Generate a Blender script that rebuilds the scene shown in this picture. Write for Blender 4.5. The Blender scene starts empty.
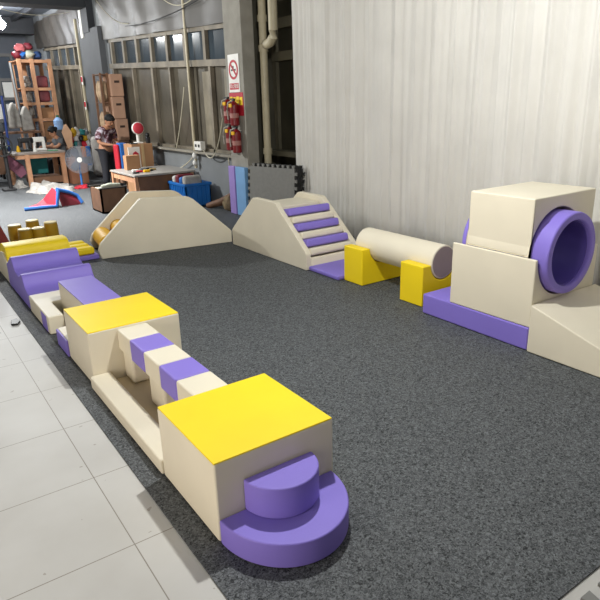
import bpy, bmesh, math, random
from mathutils import Vector, Matrix
random.seed(7)
SC = bpy.context.scene
COL = SC.collection
PI = math.pi

# ------------------------------------------------------------------ camera, world, lights, exposure
cd = bpy.data.cameras.new('camera')
cd.sensor_width = 36.0
cd.lens = 590.265 / 600 * 36
cd.clip_end = 200
cam = bpy.data.objects.new('camera', cd)
COL.objects.link(cam)
YAW, PITCH, ROLL = 0.6001, 0.3264, -0.0277
cy_, sy_, cp_, sp_ = math.cos(YAW), math.sin(YAW), math.cos(PITCH), math.sin(PITCH)
F = Vector((sy_ * cp_, cy_ * cp_, -sp_))
R0 = Vector((cy_, -sy_, 0))
U0 = R0.cross(F)
Rv = R0 * math.cos(ROLL) + U0 * math.sin(ROLL)
Uv = -R0 * math.sin(ROLL) + U0 * math.cos(ROLL)
M = Matrix(((Rv.x, Uv.x, -F.x, 0), (Rv.y, Uv.y, -F.y, 0), (Rv.z, Uv.z, -F.z, 1.81), (0, 0, 0, 1)))
cam.matrix_world = M
SC.camera = cam

w = bpy.data.worlds.new('world')
SC.world = w
w.use_nodes = True
w.node_tree.nodes['Background'].inputs[0].default_value = (0.9, 0.95, 1.0, 1)
w.node_tree.nodes['Background'].inputs[1].default_value = 0.4
SC.view_settings.view_transform = 'Standard'
SC.view_settings.look = 'None'
SC.view_settings.exposure = 0.0
SC.view_settings.gamma = 1.0
SC.view_settings.use_curve_mapping = False


def lamp(name, loc, watts, radius=0.12, colour=(0.99, 1.0, 0.98)):
    l = bpy.data.lights.new(name, 'POINT')
    l.energy = watts
    l.shadow_soft_size = radius
    l.color = colour
    o = bpy.data.objects.new(name, l)
    o.location = loc
    COL.objects.link(o)
    return o


lamp('ceiling_lamp_middle', (2.1, 2.95, 3.2), 340, 0.05)
lamp('ceiling_lamp_back', (1.1, 11.6, 3.1), 620, 0.12)
lamp('ceiling_lamp_rear', (2.3, 18.2, 3.9), 420, 0.15)
sl_ = bpy.data.lights.new('floor_fill_spot', 'SPOT')       # added spot to brighten the workshop floor; no lamp known there
sl_.energy = 1500
sl_.spot_size = math.radians(112)
sl_.spot_blend = 0.7
sl_.shadow_soft_size = 0.12
so_ = bpy.data.objects.new('floor_fill_spot', sl_)
so_.location = (1.7, 12.3, 3.3)
COL.objects.link(so_)
lamp('front_fill_light', (0.8, -2.0, 3.6), 30, 0.5)  # added weak fill from behind the camera, not a known lamp
al = bpy.data.lights.new('left_fill_light', 'AREA')     # added soft fill for the left-facing sides; no door stands there
al.shape = 'RECTANGLE'
al.size = 3.0
al.size_y = 1.5
al.energy = 145
al.color = (1.0, 0.90, 0.79)
ao = bpy.data.objects.new('left_fill_light', al)
ao.location = (-3.3, 1.6, 1.0)
ao.rotation_euler = (0, -math.pi / 2, 0)
COL.objects.link(ao)

# ------------------------------------------------------------------ materials


def lin(c):
    return tuple((x / 12.92 if x <= 0.04045 else ((x + 0.055) / 1.055) ** 2.4) for x in c)


def hexc(h):
    return lin(tuple(int(h[i:i + 2], 16) / 255 for i in (0, 2, 4)))


MATS = {}


def mat(name, col, rough=0.5, var=0.08, scale=6.0, bump=0.0, bscale=200.0, metal=0.0, spec=0.5, emit=0.0, alpha=1.0):
    """procedural surface: base colour with soft noise variation and optional fine bump"""
    if name in MATS:
        return MATS[name]
    m = bpy.data.materials.new(name)
    m.use_nodes = True
    nt = m.node_tree
    b = nt.nodes['Principled BSDF']
    c = hexc(col) if isinstance(col, str) else col
    tc = nt.nodes.new('ShaderNodeTexCoord')
    nz = nt.nodes.new('ShaderNodeTexNoise')
    nz.inputs['Scale'].default_value = scale
    nz.inputs['Detail'].default_value = 3
    nt.links.new(tc.outputs['Object'], nz.inputs['Vector'])
    rp = nt.nodes.new('ShaderNodeValToRGB')
    rp.color_ramp.elements[0].position = 0.3
    rp.color_ramp.elements[1].position = 0.7
    rp.color_ramp.elements[0].color = tuple(x * (1 - var) for x in c) + (1,)
    rp.color_ramp.elements[1].color = tuple(min(1, x * (1 + var)) for x in c) + (1,)
    nt.links.new(nz.outputs['Fac'], rp.inputs['Fac'])
    nt.links.new(rp.outputs['Color'], b.inputs['Base Color'])
    b.inputs['Roughness'].default_value = rough
    b.inputs['Metallic'].default_value = metal
    b.inputs['Specular IOR Level'].default_value = spec
    if bump:
        n2 = nt.nodes.new('ShaderNodeTexNoise')
        n2.inputs['Scale'].default_value = bscale
        nt.links.new(tc.outputs['Object'], n2.inputs['Vector'])
        bp = nt.nodes.new('ShaderNodeBump')
        bp.inputs['Strength'].default_value = bump
        bp.inputs['Distance'].default_value = 0.01
        nt.links.new(n2.outputs['Fac'], bp.inputs['Height'])
        nt.links.new(bp.outputs['Normal'], b.inputs['Normal'])
    if emit:
        b.inputs['Emission Color'].default_value = c + (1,)
        b.inputs['Emission Strength'].default_value = emit
    MATS[name] = m
    return m


def vinyl(name, col):
    return mat(name, col, rough=0.5, var=0.03, scale=3.0, bump=0.06, bscale=160, spec=0.3)


CREAM = vinyl('cream_vinyl', 'E2D9C3')
CREAMT = vinyl('cream_vinyl_tread', 'DCD5C0')
PURPLE = vinyl('purple_vinyl', '8776CE')
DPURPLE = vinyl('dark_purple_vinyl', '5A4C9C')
YELLOW = vinyl('yellow_vinyl', 'F6D71E')
YELLOWD = vinyl('deep_yellow_vinyl', 'E3AE10')
GREYEND = vinyl('grey_brown_vinyl', '9A8C86')
TRAYM = vinyl('shaded_cream_vinyl', 'C9B898')  # cream toned down; the tray's shade is put into this colour
WOOD = mat('raw_wood', 'B48564', 0.7, 0.2, 5, 0.1, 60)
WOODD = mat('brown_wood', '6E4E38', 0.65, 0.2, 5, 0.1, 60)
CARD = mat('cardboard', 'A67C58', 0.8, 0.12, 3)
CARDP = mat('pale_cardboard', 'B08A72', 0.8, 0.12, 3)
BLACK = mat('black_plastic', '1C1C1E', 0.5)
WHITE = mat('white_plastic', 'E4E2DC', 0.5)
WCLOTH = mat('white_cloth', 'A09C96', 0.85, 0.25, 9, 0.2, 40)
RED = mat('red_fabric', 'B81C30', 0.6, 0.1)
DRED = mat('dark_red_fabric', '6A1424', 0.6, 0.1)
BLUE = mat('blue_fabric', '1F5FA8', 0.6, 0.1)
CRATEB = mat('blue_plastic', '1767B4', 0.45, 0.1)
TEAL = mat('teal_cloth', '1F6F70', 0.8, 0.15)
SKIN = mat('skin', 'B98566', 0.6, 0.06)
HAIR = mat('black_hair', '0B0A0B', 0.75)
CABLE = mat('pale_cable', 'BDB6A0', 0.6)
PIPE = mat('beige_pipe', 'B9AE92', 0.5, 0.08, 4)
FRAME = mat('dirty_cream_frame', '756C5D', 0.6, 0.35, 3)
STEEL = mat('grey_steel', '8A8C8E', 0.45, 0.1, metal=0.6)
CONC = mat('grey_paint_wall', '7E8183', 0.75, 0.12, 1.3, 0.1, 20)
CONCD = mat('dark_grey_pier', '55575A', 0.75, 0.12, 2, 0.1, 20)
PLAST = mat('column_plaster', '908C82', 0.8, 0.12, 5, 0.2, 30)
NICHE = mat('niche_olive_wall', '5A5648', 0.8, 0.2, 2)
SHEET = mat('wrinkled_grey_sheet', '46423D', 0.5, 0.14, 1.2, 0.5, 2.2)
CEIL = mat('ceiling_board', '6A7078', 0.7, 0.35, 0.9)
BEAM = mat('ceiling_beam_paint', '2C2E32', 0.7, 0.1)
SHELLW = mat('plain_wall_paint', '9A9A98', 0.8, 0.05)
PUZZ = mat('grey_foam_mat', '7C7B77', 0.75, 0.06, 20)
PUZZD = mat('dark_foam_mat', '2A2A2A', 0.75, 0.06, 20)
LILAC = mat('lilac_foam_board', '9A83C6', 0.6, 0.05)
SKYB = mat('light_blue_foam_board', '78A5D2', 0.6, 0.05)
OLIVEY = vinyl('mustard_vinyl', 'B08A1E')  # yellow darkened in colour for the backlit foam posts; also an ochre bundle
GREYT = mat('grey_tshirt', '5F6368', 0.85)
DARKC = mat('dark_trousers', '202127', 0.85)


def carpet_mat():
    m = bpy.data.materials.new('charcoal_carpet')
    m.use_nodes = True
    nt = m.node_tree
    b = nt.nodes['Principled BSDF']
    tc = nt.nodes.new('ShaderNodeTexCoord')
    n = nt.nodes.new('ShaderNodeTexNoise')
    n.inputs['Scale'].default_value = 75
    n.inputs['Detail'].default_value = 3
    n.inputs['Roughness'].default_value = 0.65
    n.inputs['Distortion'].default_value = 1.2
    nt.links.new(tc.outputs['Object'], n.inputs['Vector'])
    r = nt.nodes.new('ShaderNodeValToRGB')
    r.color_ramp.elements[0].position = 0.36
    r.color_ramp.elements[0].color = (0.009, 0.0105, 0.0115, 1)
    r.color_ramp.elements[1].position = 0.68
    r.color_ramp.elements[1].color = (0.175, 0.184, 0.19, 1)
    nt.links.new(n.outputs['Fac'], r.inputs['Fac'])
    nt.links.new(r.outputs['Color'], b.inputs['Base Color'])
    b.inputs['Roughness'].default_value = 0.7
    b.inputs['Specular IOR Level'].default_value = 0.3
    bp = nt.nodes.new('ShaderNodeBump')
    bp.inputs['Strength'].default_value = 0.5
    bp.inputs['Distance'].default_value = 0.006
    nt.links.new(n.outputs['Fac'], bp.inputs['Height'])
    nt.links.new(bp.outputs['Normal'], b.inputs['Normal'])
    return m


def tile_mat():
    m = bpy.data.materials.new('pale_floor_tiles')
    m.use_nodes = True
    nt = m.node_tree
    L = nt.links.new
    b = nt.nodes['Principled BSDF']
    tc = nt.nodes.new('ShaderNodeTexCoord')
    sep = nt.nodes.new('ShaderNodeSeparateXYZ')
    L(tc.outputs['Object'], sep.inputs[0])

    def math_(op, a, bb):
        q = nt.nodes.new('ShaderNodeMath')
        q.operation = op
        for i, v in enumerate((a, bb)):
            if isinstance(v, (int, float)):
                q.inputs[i].default_value = v
            elif v is not None:
                L(v, q.inputs[i])
        return q.outputs[0]
    ds = []
    for ax, off in (('X', 0.570), ('Y', 4.563)):
        t = math_('DIVIDE', math_('SUBTRACT', sep.outputs[ax], off), 0.6)
        f = math_('ABSOLUTE', math_('SUBTRACT', math_('FRACT', math_('ADD', t, 100.5), None), 0.5), None)
        ds.append(f)
    d = math_('MINIMUM', ds[0], ds[1])
    g = math_('LESS_THAN', d, 0.0042)
    n = nt.nodes.new('ShaderNodeTexNoise')
    n.inputs['Scale'].default_value = 1.6
    n.inputs['Detail'].default_value = 5
    L(tc.outputs['Object'], n.inputs['Vector'])
    r = nt.nodes.new('ShaderNodeValToRGB')
    r.color_ramp.elements[0].position = 0.3
    r.color_ramp.elements[0].color = hexc('B6B3AD') + (1,)
    r.color_ramp.elements[1].position = 0.7
    r.color_ramp.elements[1].color = hexc('C4C2BD') + (1,)
    L(n.outputs['Fac'], r.inputs['Fac'])
    # scuffs with a shape of their own
    n2 = nt.nodes.new('ShaderNodeTexNoise')
    n2.inputs['Scale'].default_value = 16
    n2.inputs['Detail'].default_value = 2
    L(tc.outputs['Object'], n2.inputs['Vector'])
    sc = math_('GREATER_THAN', n2.outputs['Fac'], 0.735)
    mx0 = nt.nodes.new('ShaderNodeMixRGB')
    mx0.inputs[2].default_value = hexc('938B82') + (1,)
    L(math_('MULTIPLY', sc, 0.7), mx0.inputs[0])
    L(r.outputs['Color'], mx0.inputs[1])
    mx = nt.nodes.new('ShaderNodeMixRGB')
    mx.inputs[2].default_value = hexc('8A837A') + (1,)
    L(g, mx.inputs[0])
    L(mx0.outputs[0], mx.inputs[1])
    L(mx.outputs[0], b.inputs['Base Color'])
    b.inputs['Roughness'].default_value = 0.5
    b.inputs['Specular IOR Level'].default_value = 0.15
    return m


def stripes_mat(name, ca, cb, scale, axis='Z', rough=0.6):
    m = bpy.data.materials.new(name)
    m.use_nodes = True
    nt = m.node_tree
    b = nt.nodes['Principled BSDF']
    tc = nt.nodes.new('ShaderNodeTexCoord')
    wv = nt.nodes.new('ShaderNodeTexNoise')
    wv.inputs['Scale'].default_value = scale
    wv.inputs['Detail'].default_value = 2
    wv.inputs['Distortion'].default_value = 1.5
    nt.links.new(tc.outputs['Object'], wv.inputs['Vector'])
    r = nt.nodes.new('ShaderNodeValToRGB')
    e = r.color_ramp.elements
    e[0].position = 0.40
    e[0].color = hexc(ca[0]) + (1,)
    e[1].position = 0.62
    e[1].color = hexc(cb) + (1,)
    k = r.color_ramp.elements.new(0.52)
    k.color = hexc(ca[1]) + (1,)
    nt.links.new(wv.outputs['Fac'], r.inputs['Fac'])
    nt.links.new(r.outputs['Color'], b.inputs['Base Color'])
    b.inputs['Roughness'].default_value = rough
    return m


def pane_mat(name, col, rough=0.25, var=0.3, scale=1.5):
    return mat(name, col, rough, var, scale, spec=0.5)


PANE_LOW = pane_mat('dirty_boarded_glass', '565045', 0.35, 0.35, 1.5)
PANE_TOP = pane_mat('dark_glass', '3A434A', 0.15, 0.35, 1.0)
SHIRT = stripes_mat('patterned_shirt_cloth', ('33181F', '70414C'), 'D0C9D4', 6)
CURT = mat('offwhite_curtain_cloth', 'D3D0C9', 0.85, 0.05, 2, 0.15, 120, spec=0.2)

# ------------------------------------------------------------------ builders
WL = {}          # world location of every object by name


def rbox(bm, x0, x1, y0, y1, z0, z1, r=0.0, seg=3):
    t = bmesh.new()
    bmesh.ops.create_cube(t, size=1)
    for v in t.verts:
        v.co = Vector(((x0 + x1) / 2 + v.co.x * (x1 - x0), (y0 + y1) / 2 + v.co.y * (y1 - y0), (z0 + z1) / 2 + v.co.z * (z1 - z0)))
    if r > 0:
        r = min(r, 0.45 * min(abs(x1 - x0), abs(y1 - y0), abs(z1 - z0)))
        bmesh.ops.bevel(t, geom=list(t.edges), offset=r, segments=seg, profile=0.5, affect='EDGES')
    merge(bm, t)
    return bm


def merge(bm, t, mtx=None):
    if mtx is not None:
        bmesh.ops.transform(t, matrix=mtx, verts=list(t.verts))
    me = bpy.data.meshes.new('tmp')
    t.to_mesh(me)
    bm.from_mesh(me)
    bpy.data.meshes.remove(me)
    t.free()


def prism(bm, pts, axis, a0, a1, r=0.0, seg=3):
    """outline extruded along x ('X': pts are y,z), y ('Y': pts are x,z) or z ('Z': pts are x,y)"""
    t = bmesh.new()

    def p3(p, a):
        return {'X': (a, p[0], p[1]), 'Y': (p[0], a, p[1]), 'Z': (p[0], p[1], a)}[axis]
    lo = [t.verts.new(p3(p, a0)) for p in pts]
    hi = [t.verts.new(p3(p, a1)) for p in pts]
    n = len(pts)
    t.faces.new(lo)
    t.faces.new(list(reversed(hi)))
    for i in range(n):
        t.faces.new((lo[i], hi[i], hi[(i + 1) % n], lo[(i + 1) % n]))
    bmesh.ops.recalc_face_normals(t, faces=list(t.faces))
    if r > 0:
        es = [e for e in t.edges if e.calc_face_angle(0) > 0.35]
        bmesh.ops.bevel(t, geom=es, offset=r, segments=seg, profile=0.5, affect='EDGES')
    merge(bm, t)
    return bm


def tube(bm, pts, r, n=8):
    """round bar along a list of points; r may be a list"""
    pts = [Vector(p) for p in pts]
    rr = r if isinstance(r, (list, tuple)) else [r] * len(pts)
    rings = []
    up = Vector((0, 0, 1))
    for i, p in enumerate(pts):
        d = (pts[min(i + 1, len(pts) - 1)] - pts[max(i - 1, 0)]).normalized()
        ref = up if abs(d.dot(up)) < 0.95 else Vector((1, 0, 0))
        a = d.cross(ref).normalized()
        b = d.cross(a).normalized()
        rings.append([bm.verts.new(p + (a * math.cos(2 * PI * k / n) + b * math.sin(2 * PI * k / n)) * rr[i]) for k in range(n)])
    for i in range(len(rings) - 1):
        for k in range(n):
            bm.faces.new((rings[i][k], rings[i][(k + 1) % n], rings[i + 1][(k + 1) % n], rings[i + 1][k]))
    bm.faces.new(list(reversed(rings[0])))
    bm.faces.new(rings[-1])
    return bm


def lathe(bm, prof, mtx, n=48, closed=False):
    """profile (radius, height) spun about local z, placed by mtx"""
    t = bmesh.new()
    rings = [[t.verts.new((r * math.cos(2 * PI * k / n), r * math.sin(2 * PI * k / n), h)) for k in range(n)] for r, h in prof]
    m = len(rings)
    for i in range(m if closed else m - 1):
        for k in range(n):
            t.faces.new((rings[i][k], rings[i][(k + 1) % n], rings[(i + 1) % m][(k + 1) % n], rings[(i + 1) % m][k]))
    if not closed:
        if prof[0][0] > 1e-4:
            t.faces.new(list(reversed(rings[0])))
        if prof[-1][0] > 1e-4:
            t.faces.new(rings[-1])
    bmesh.ops.remove_doubles(t, verts=list(t.verts), dist=1e-5)
    bmesh.ops.recalc_face_normals(t, faces=list(t.faces))
    merge(bm, t, mtx)
    return bm


def ball(bm, c, r, sub=2, sx=1, sy=1, sz=1, rough=0.0):
    t = bmesh.new()
    bmesh.ops.create_icosphere(t, subdivisions=sub, radius=1)
    for v in t.verts:
        k = 1 + rough * random.uniform(-1, 1)
        v.co = Vector((c[0] + v.co.x * r * sx * k, c[1] + v.co.y * r * sy * k, c[2] + v.co.z * r * sz * k))
    merge(bm, t)
    return bm


def NB():
    return bmesh.new()


def finish(name, bm, m, smooth=True, ang=40):
    bmesh.ops.recalc_face_normals(bm, faces=list(bm.faces))
    me = bpy.data.meshes.new(name)
    bm.to_mesh(me)
    bm.free()
    me.materials.append(m)
    if smooth:
        for p in me.polygons:
            p.use_smooth = True
        me.set_sharp_from_angle(angle=math.radians(ang))
    return me


def obj(name, bm, m, parent=None, smooth=True, ang=40, label=None):
    """one mesh object; its shape is given in world coordinates"""
    me = finish(name, bm, m, smooth, ang)
    o = bpy.data.objects.new(name, me)
    COL.objects.link(o)
    if parent is not None:
        off = WL[parent.name]
        o.parent = parent
        me.transform(Matrix.Translation(-off))
        WL[o.name] = off.copy()
    else:
        xs = [v.co.x for v in me.vertices]
        ys = [v.co.y for v in me.vertices]
        zs = [v.co.z for v in me.vertices]
        c = Vector(((min(xs) + max(xs)) / 2, (min(ys) + max(ys)) / 2, min(zs)))
        me.transform(Matrix.Translation(-c))
        o.location = c
        WL[o.name] = c
    if smooth:
        wn = o.modifiers.new('even_normals', 'WEIGHTED_NORMAL')
        wn.keep_sharp = True
    if label:
        o['label'] = label
    return o


def tag(o, label, cat, group=None, kind=None):
    o['label'] = label
    o['category'] = cat
    if group:
        o['group'] = group
    if kind:
        o['kind'] = kind
    return o


def thing(name, label, cat, loc, group=None):
    o = bpy.data.objects.new(name, None)
    o.empty_display_size = 0.1
    COL.objects.link(o)
    o.location = loc
    WL[o.name] = Vector(loc)
    return tag(o, label, cat, group)


def struct(name, bm, m, parent=None, smooth=False):
    o = obj(name, bm, m, parent, smooth)
    if parent is None:
        o['kind'] = 'structure'
    return o


def dup(root, delta, label=None, rotz=0.0):
    """a copy of a thing with copies of its parts and sub-parts"""
    r = root.copy()
    COL.objects.link(r)
    r.location = Vector(root.location) + Vector(delta)
    r.rotation_euler.z += rotz
    if label:
        r['label'] = label
    for ch in list(root.children):
        c = ch.copy()
        COL.objects.link(c)
        c.parent = r
        for g in list(ch.children):
            d = g.copy()
            COL.objects.link(d)
            d.parent = c
    return r


def spin(root, ang):
    root.rotation_euler.z = ang


def B(x0, x1, y0, y1, z0, z1, r=0.0, seg=3):
    return rbox(NB(), x0, x1, y0, y1, z0, z1, r, seg)


# ================================================================== THE SETTING
WX = 5.05        # inner face of the window wall
bm = NB()
rbox(bm, -3.6, 6.4, -3.2, 24.2, -0.12, -0.008)
fl = struct('floor', bm, tile_mat())
for v in fl.data.vertices:
    pass
# keep the tile pattern on world coordinates
off = Vector(fl.location)
fl.data.transform(Matrix.Translation(off))
fl.location = (0, 0, 0)
WL[fl.name] = Vector((0, 0, 0))

cp = obj('carpet', B(0.752, 5.02, 0.904, 23.9, -0.008, 0.0), carpet_mat(), smooth=False)
tag(cp, 'wide charcoal grey flecked carpet laid over the pale floor tiles', 'carpet')

# window wall: low part, upper rail line rising slightly to the back, piers
bm = NB()
rbox(bm, WX, WX + 0.25, 9.0, 24.0, -0.1, 0.92)
rbox(bm, WX, WX + 0.25, 15.2, 17.2, 0.92, 4.6)
rbox(bm, WX, WX + 0.25, 21.6, 24.0, 0.92, 4.6)
rbox(bm, WX + 0.10, WX + 0.25, 9.0, 24.0, 3.0, 4.6)
struct('wall_right', bm, CONC)
bm = NB()
rbox(bm, 4.9, WX + 0.02, 15.45, 17.1, -0.0, 3.62)
struct('trim_1', bm, CONCD)                      # pier between the window bays
bm = NB()
rbox(bm, 4.93, WX + 0.14, 9.0, 15.4, 0.90, 0.945, 0.01)
struct('trim_2', bm, mat('sill_plaster', '8C867A', 0.8, 0.15, 5))


def ztop(y):
    return 3.03 + 0.046 * (y - 9.3)


def sloped_bar(bm, y0, y1, z0f, z1f, xa, xb):
    vs = []
    for x in (xa, xb):
        vs.append([bm.verts.new((x, y0, z0f(y0))), bm.verts.new((x, y1, z0f(y1))), bm.verts.new((x, y1, z1f(y1))), bm.verts.new((x, y0, z1f(y0)))])
    a, b = vs
    bm.faces.new(a)
    bm.faces.new(list(reversed(b)))
    for i in range(4):
        bm.faces.new((a[i], b[i], b[(i + 1) % 4], a[(i + 1) % 4]))


def window(name, y0, y1, tops, lows, zmid, zsill):
    bm = NB()
    mid = lambda y: zmid + 0.046 * (y - 9.3)
    w_ = struct(name, B(WX + 0.085, WX + 0.10, y0, y1, zsill, ztop(y0)), PANE_LOW)
    fb = NB()
    sloped_bar(fb, y0, y1, lambda y: ztop(y) - 0.07, lambda y: ztop(y), WX + 0.0, WX + 0.09)
    sloped_bar(fb, y0, y1, lambda y: mid(y) - 0.06, lambda y: mid(y) + 0.05, WX - 0.01, WX + 0.09)
    sloped_bar(fb, y0, y1, lambda y: zsill, lambda y: zsill + 0.06, WX + 0.0, WX + 0.09)
    for k, y in enumerate(tops):
        sloped_bar(fb, y - 0.05, y + 0.05, mid, lambda y: ztop(y) - 0.02, WX - 0.005, WX + 0.08)
    for k, y in enumerate(lows):
        d = 0.05 if k % 2 == 0 else 0.035
        sloped_bar(fb, y - d, y + d, lambda q: zsill, mid, WX - 0.0, WX + 0.08)
    obj('window_frame', fb, FRAME, w_, smooth=False)
    pb = NB()
    sloped_bar(pb, y0, y1, mid, lambda y: ztop(y) - 0.02, WX + 0.065, WX + 0.08)
    obj('upper_panes', pb, PANE_TOP, w_, smooth=False)
    pb = NB()
    for a, b_ in zip(sorted(lows)[:-1], sorted(lows)[1:]):
        if int(a * 10) % 3 != 0:
            rbox(pb, WX + 0.06, WX + 0.075, a + 0.10, (a + b_) / 2 - 0.02, zsill + 0.08, zmid - 0.1)
    obj('inner_sash', pb, mat('sash_board', '857C6A', 0.6, 0.25, 2.5), w_, smooth=False)
    return w_


window('window_1', 9.0, 15.3, [15.05 - 0.82 * k for k in range(8)], [15.1, 13.8, 12.65, 11.75, 10.87, 10.0, 9.2], 2.44, 0.94)
window('window_2', 17.2, 21.7, [20.8, 19.85, 19.0, 18.2], [21.2, 20.3, 19.6, 18.9, 18.0], 2.45, 0.94)


def crumpled_panel(name, y0, y1, z0f, z1f, x, seed):
    rnd = random.Random(seed)
    bm = NB()
    ny, nz = 40, 12
    g = []
    for i in range(ny + 1):
        y = y0 + (y1 - y0) * i / ny
        col_ = []
        for j in range(nz + 1):
            t = j / nz
            dx = 0.025 * math.sin(i * 0.9 + 2 * math.sin(t * 3 + seed)) + 0.012 * rnd.uniform(-1, 1)
            col_.append(bm.verts.new((x + dx, y, z0f(y) + (z1f(y) - z0f(y)) * t)))
        g.append(col_)
    for i in range(ny):
        for j in range(nz):
            bm.faces.new((g[i][j], g[i + 1][j], g[i + 1][j + 1], g[i][j + 1]))
    r = bmesh.ops.extrude_face_region(bm, geom=list(bm.faces))
    for v in r['geom']:
        if isinstance(v, bmesh.types.BMVert):
            v.co.x += 0.02
    o = obj(name, bm, SHEET)
    o['kind'] = 'structure'
    return o


crumpled_panel('trim_3', 9.0, 15.6, lambda y: ztop(y), lambda y: 4.58, WX - 0.045, 1)
crumpled_panel('trim_4', 17.2, 22.3, lambda y: ztop(y) + 0.02, lambda y: 4.40, WX - 0.05, 2)

# niche behind the column, with its own dark window
bm = NB()
rbox(bm, 5.75, 5.95, -3.1, 9.0, -0.1, 4.6)
rbox(bm, 5.05, 5.95, 9.0, 9.25, -0.1, 4.6)
struct('wall_niche', bm, NICHE)
w3 = struct('window_3', B(5.70, 5.745, 7.2, 8.85, 1.0, 3.3), mat('niche_dark_glass', '3A372C', 0.4, 0.4, 2))
fb = NB()
for y in (7.25, 7.95, 8.12, 8.8):
    rbox(fb, 5.64, 5.71, y - 0.05, y + 0.05, 1.0, 3.3)
rbox(fb, 5.62, 5.71, 7.2, 8.85, 2.42, 2.56)
rbox(fb, 5.62, 5.71, 7.2, 8.85, 2.9, 3.05)
rbox(fb, 5.45, 5.74, 7.2, 8.9, 0.94, 1.02)
obj('window_frame', fb, mat('niche_frame', '6A6452', 0.6, 0.2, 3), w3, smooth=False)

# column carrying the sign and extinguishers
struct('trim_5', B(4.85, 5.07, 8.46, 9.02, 0, 4.6, 0.01), PLAST)

# the other walls, ceiling and its beams
struct('wall_back', B(-3.6, 5.3, 24.0, 24.2, -0.1, 4.6), mat('far_wall', '5C6068', 0.8, 0.2, 1))
struct('wall_left', B(-3.7, -3.5, -3.2, 24.2, -0.1, 4.6), SHELLW)
struct('wall_front', B(-3.6, 6.0, -3.3, -3.1, -0.1, 4.6), SHELLW)
struct('ceiling', B(-3.6, 6.0, -3.2, 24.2, 4.6, 4.7), CEIL)
bm = NB()
rbox(bm, -3.5, 5.2, 16.1, 16.7, 4.1, 4.58)
rbox(bm, 4.88, 5.2, 16.05, 16.75, 3.55, 4.3)
rbox(bm, -3.5, 5.2, 22.4, 22.8, 4.1, 4.58)
struct('trim_6', bm, BEAM)
bm = NB()
for x in (1.0, 2.4, 3.6, 4.4):
    rbox(bm, x - 0.04, x + 0.04, 9.0, 24.0, 4.45, 4.58)
struct('trim_7', bm, BEAM)
# pale blue-grey roof sheets under the ceiling
bm = NB()
rbox(bm, 3.1, 3.5, 17.2, 20.5, 4.585, 4.60)
rbox(bm, 4.0, 4.3, 17.2, 18.6, 4.585, 4.60)
struct('trim_8', bm, mat('pale_roof_sheet', 'A9B8C8', 0.5, 0.3, 2))

# far wall windows with pale sheets behind them
w4 = struct('window_4', B(3.4, 4.95, 23.9, 23.98, 1.35, 3.6), mat('far_glass', '3D4652', 0.3, 0.3, 1.5))
fb = NB()
for x in (3.45, 3.95, 4.45, 4.9):
    rbox(fb, x - 0.04, x + 0.04, 23.84, 23.92, 1.35, 3.6)
for z in (1.38, 2.12, 2.75, 3.55):
    rbox(fb, 3.4, 4.95, 23.83, 23.92, z - 0.05, z + 0.05)
obj('window_frame', fb, mat('far_frame', '6C6A68', 0.6), w4, smooth=False)
pb = NB()
for x in (3.7, 4.2):
    for z in (1.7, 2.42):
        rbox(pb, x - 0.17, x + 0.17, 23.86, 23.9, z - 0.25, z + 0.25)
obj('pasted_sheet', pb, WHITE, w4, smooth=False)

# curtain ---------------------------------------------------------------
bm = NB()
N, NZ = 900, 10
p0, p1 = Vector((5.14, 7.58)), Vector((4.57, -0.2))
dv = (p1 - p0)
nv = Vector((-dv.y, dv.x)).normalized()
rnd = random.Random(11)
ph = [rnd.uniform(0, 6.28) for _ in range(8)]
grid = []
for i in range(N + 1):
    t = i / N
    s = t * dv.length
    col_ = []
    for j in range(NZ + 1):
        z = 0.03 + 3.45 * j / NZ
        k = j / NZ
        a1 = 8.5 * s + 1.1 * math.sin(1.1 * s + ph[1]) + 0.5 * math.sin(2.9 * s + ph[7]) + ph[0] + 0.10 * k * math.sin(2 * s)
        a2 = 15.5 * s + 1.4 * math.sin(1.9 * s + ph[2]) + ph[3] + 0.7 * k
        fold = (0.085 * abs(math.sin(a1)) ** 0.8 * (0.65 + 0.35 * math.sin(1.7 * s + ph[4])) +
                0.050 * abs(math.sin(a2)) * (0.5 + 0.5 * math.sin(2.3 * s + ph[5] + 0.8 * k)) +
                0.006 * math.sin(61 * s + ph[6] + 2 * math.sin(4 * s)))
        p = p0 + dv * t + nv * fold
        col_.append(bm.verts.new((p.x, p.y, z)))
    grid.append(col_)
for i in range(N):
    for j in range(NZ):
        bm.faces.new((grid[i][j], grid[i + 1][j], grid[i + 1][j + 1], grid[i][j + 1]))
cu = obj('curtain', bm, CURT, ang=180)
cu.modifiers.clear()
sm = cu.modifiers.new('cloth_thickness', 'SOLIDIFY')
sm.thickness = 0.004
tag(cu, 'tall off-white pleated curtain hanging behind the play blocks', 'curtain')
rb = NB()
tube(rb, [(5.14, 7.47, 3.49), (4.57, -0.2, 3.49)], 0.02)
tag(obj('curtain_rail', rb, STEEL), 'steel rail along the top of the off-white curtain', 'rail')

# ================================================================== THE NEAR ROW (left side of the play course)
BV = 0.012
# front yellow-topped box
t = thing('foam_box', 'cream foam box with yellow top, nearest, behind the half-round step', 'play block', (1.187, 2.237, 0), 'yellow-topped cream boxes')
obj('box_body', B(0.868, 1.494, 1.935, 2.548, 0.003, 0.394, BV), CREAM, t)
obj('top_cover', B(0.871, 1.491, 1.938, 2.545, 0.389, 0.398, 0.004), YELLOW, t, label='smooth yellow top')
# half-round double step
t = thing('half_round_step', 'two-tier purple half-round step against the nearest yellow-topped box', 'step', (1.19, 1.95, 0))


def halfdisc(cx, cy, r, z0, z1, n=40, deep=1.0):
    pts = [(cx + r * math.cos(PI + PI * k / n), cy + deep * r * math.sin(PI + PI * k / n)) for k in range(n + 1)]
    return prism(NB(), pts, 'Z', z0, z1, 0.008)


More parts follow.
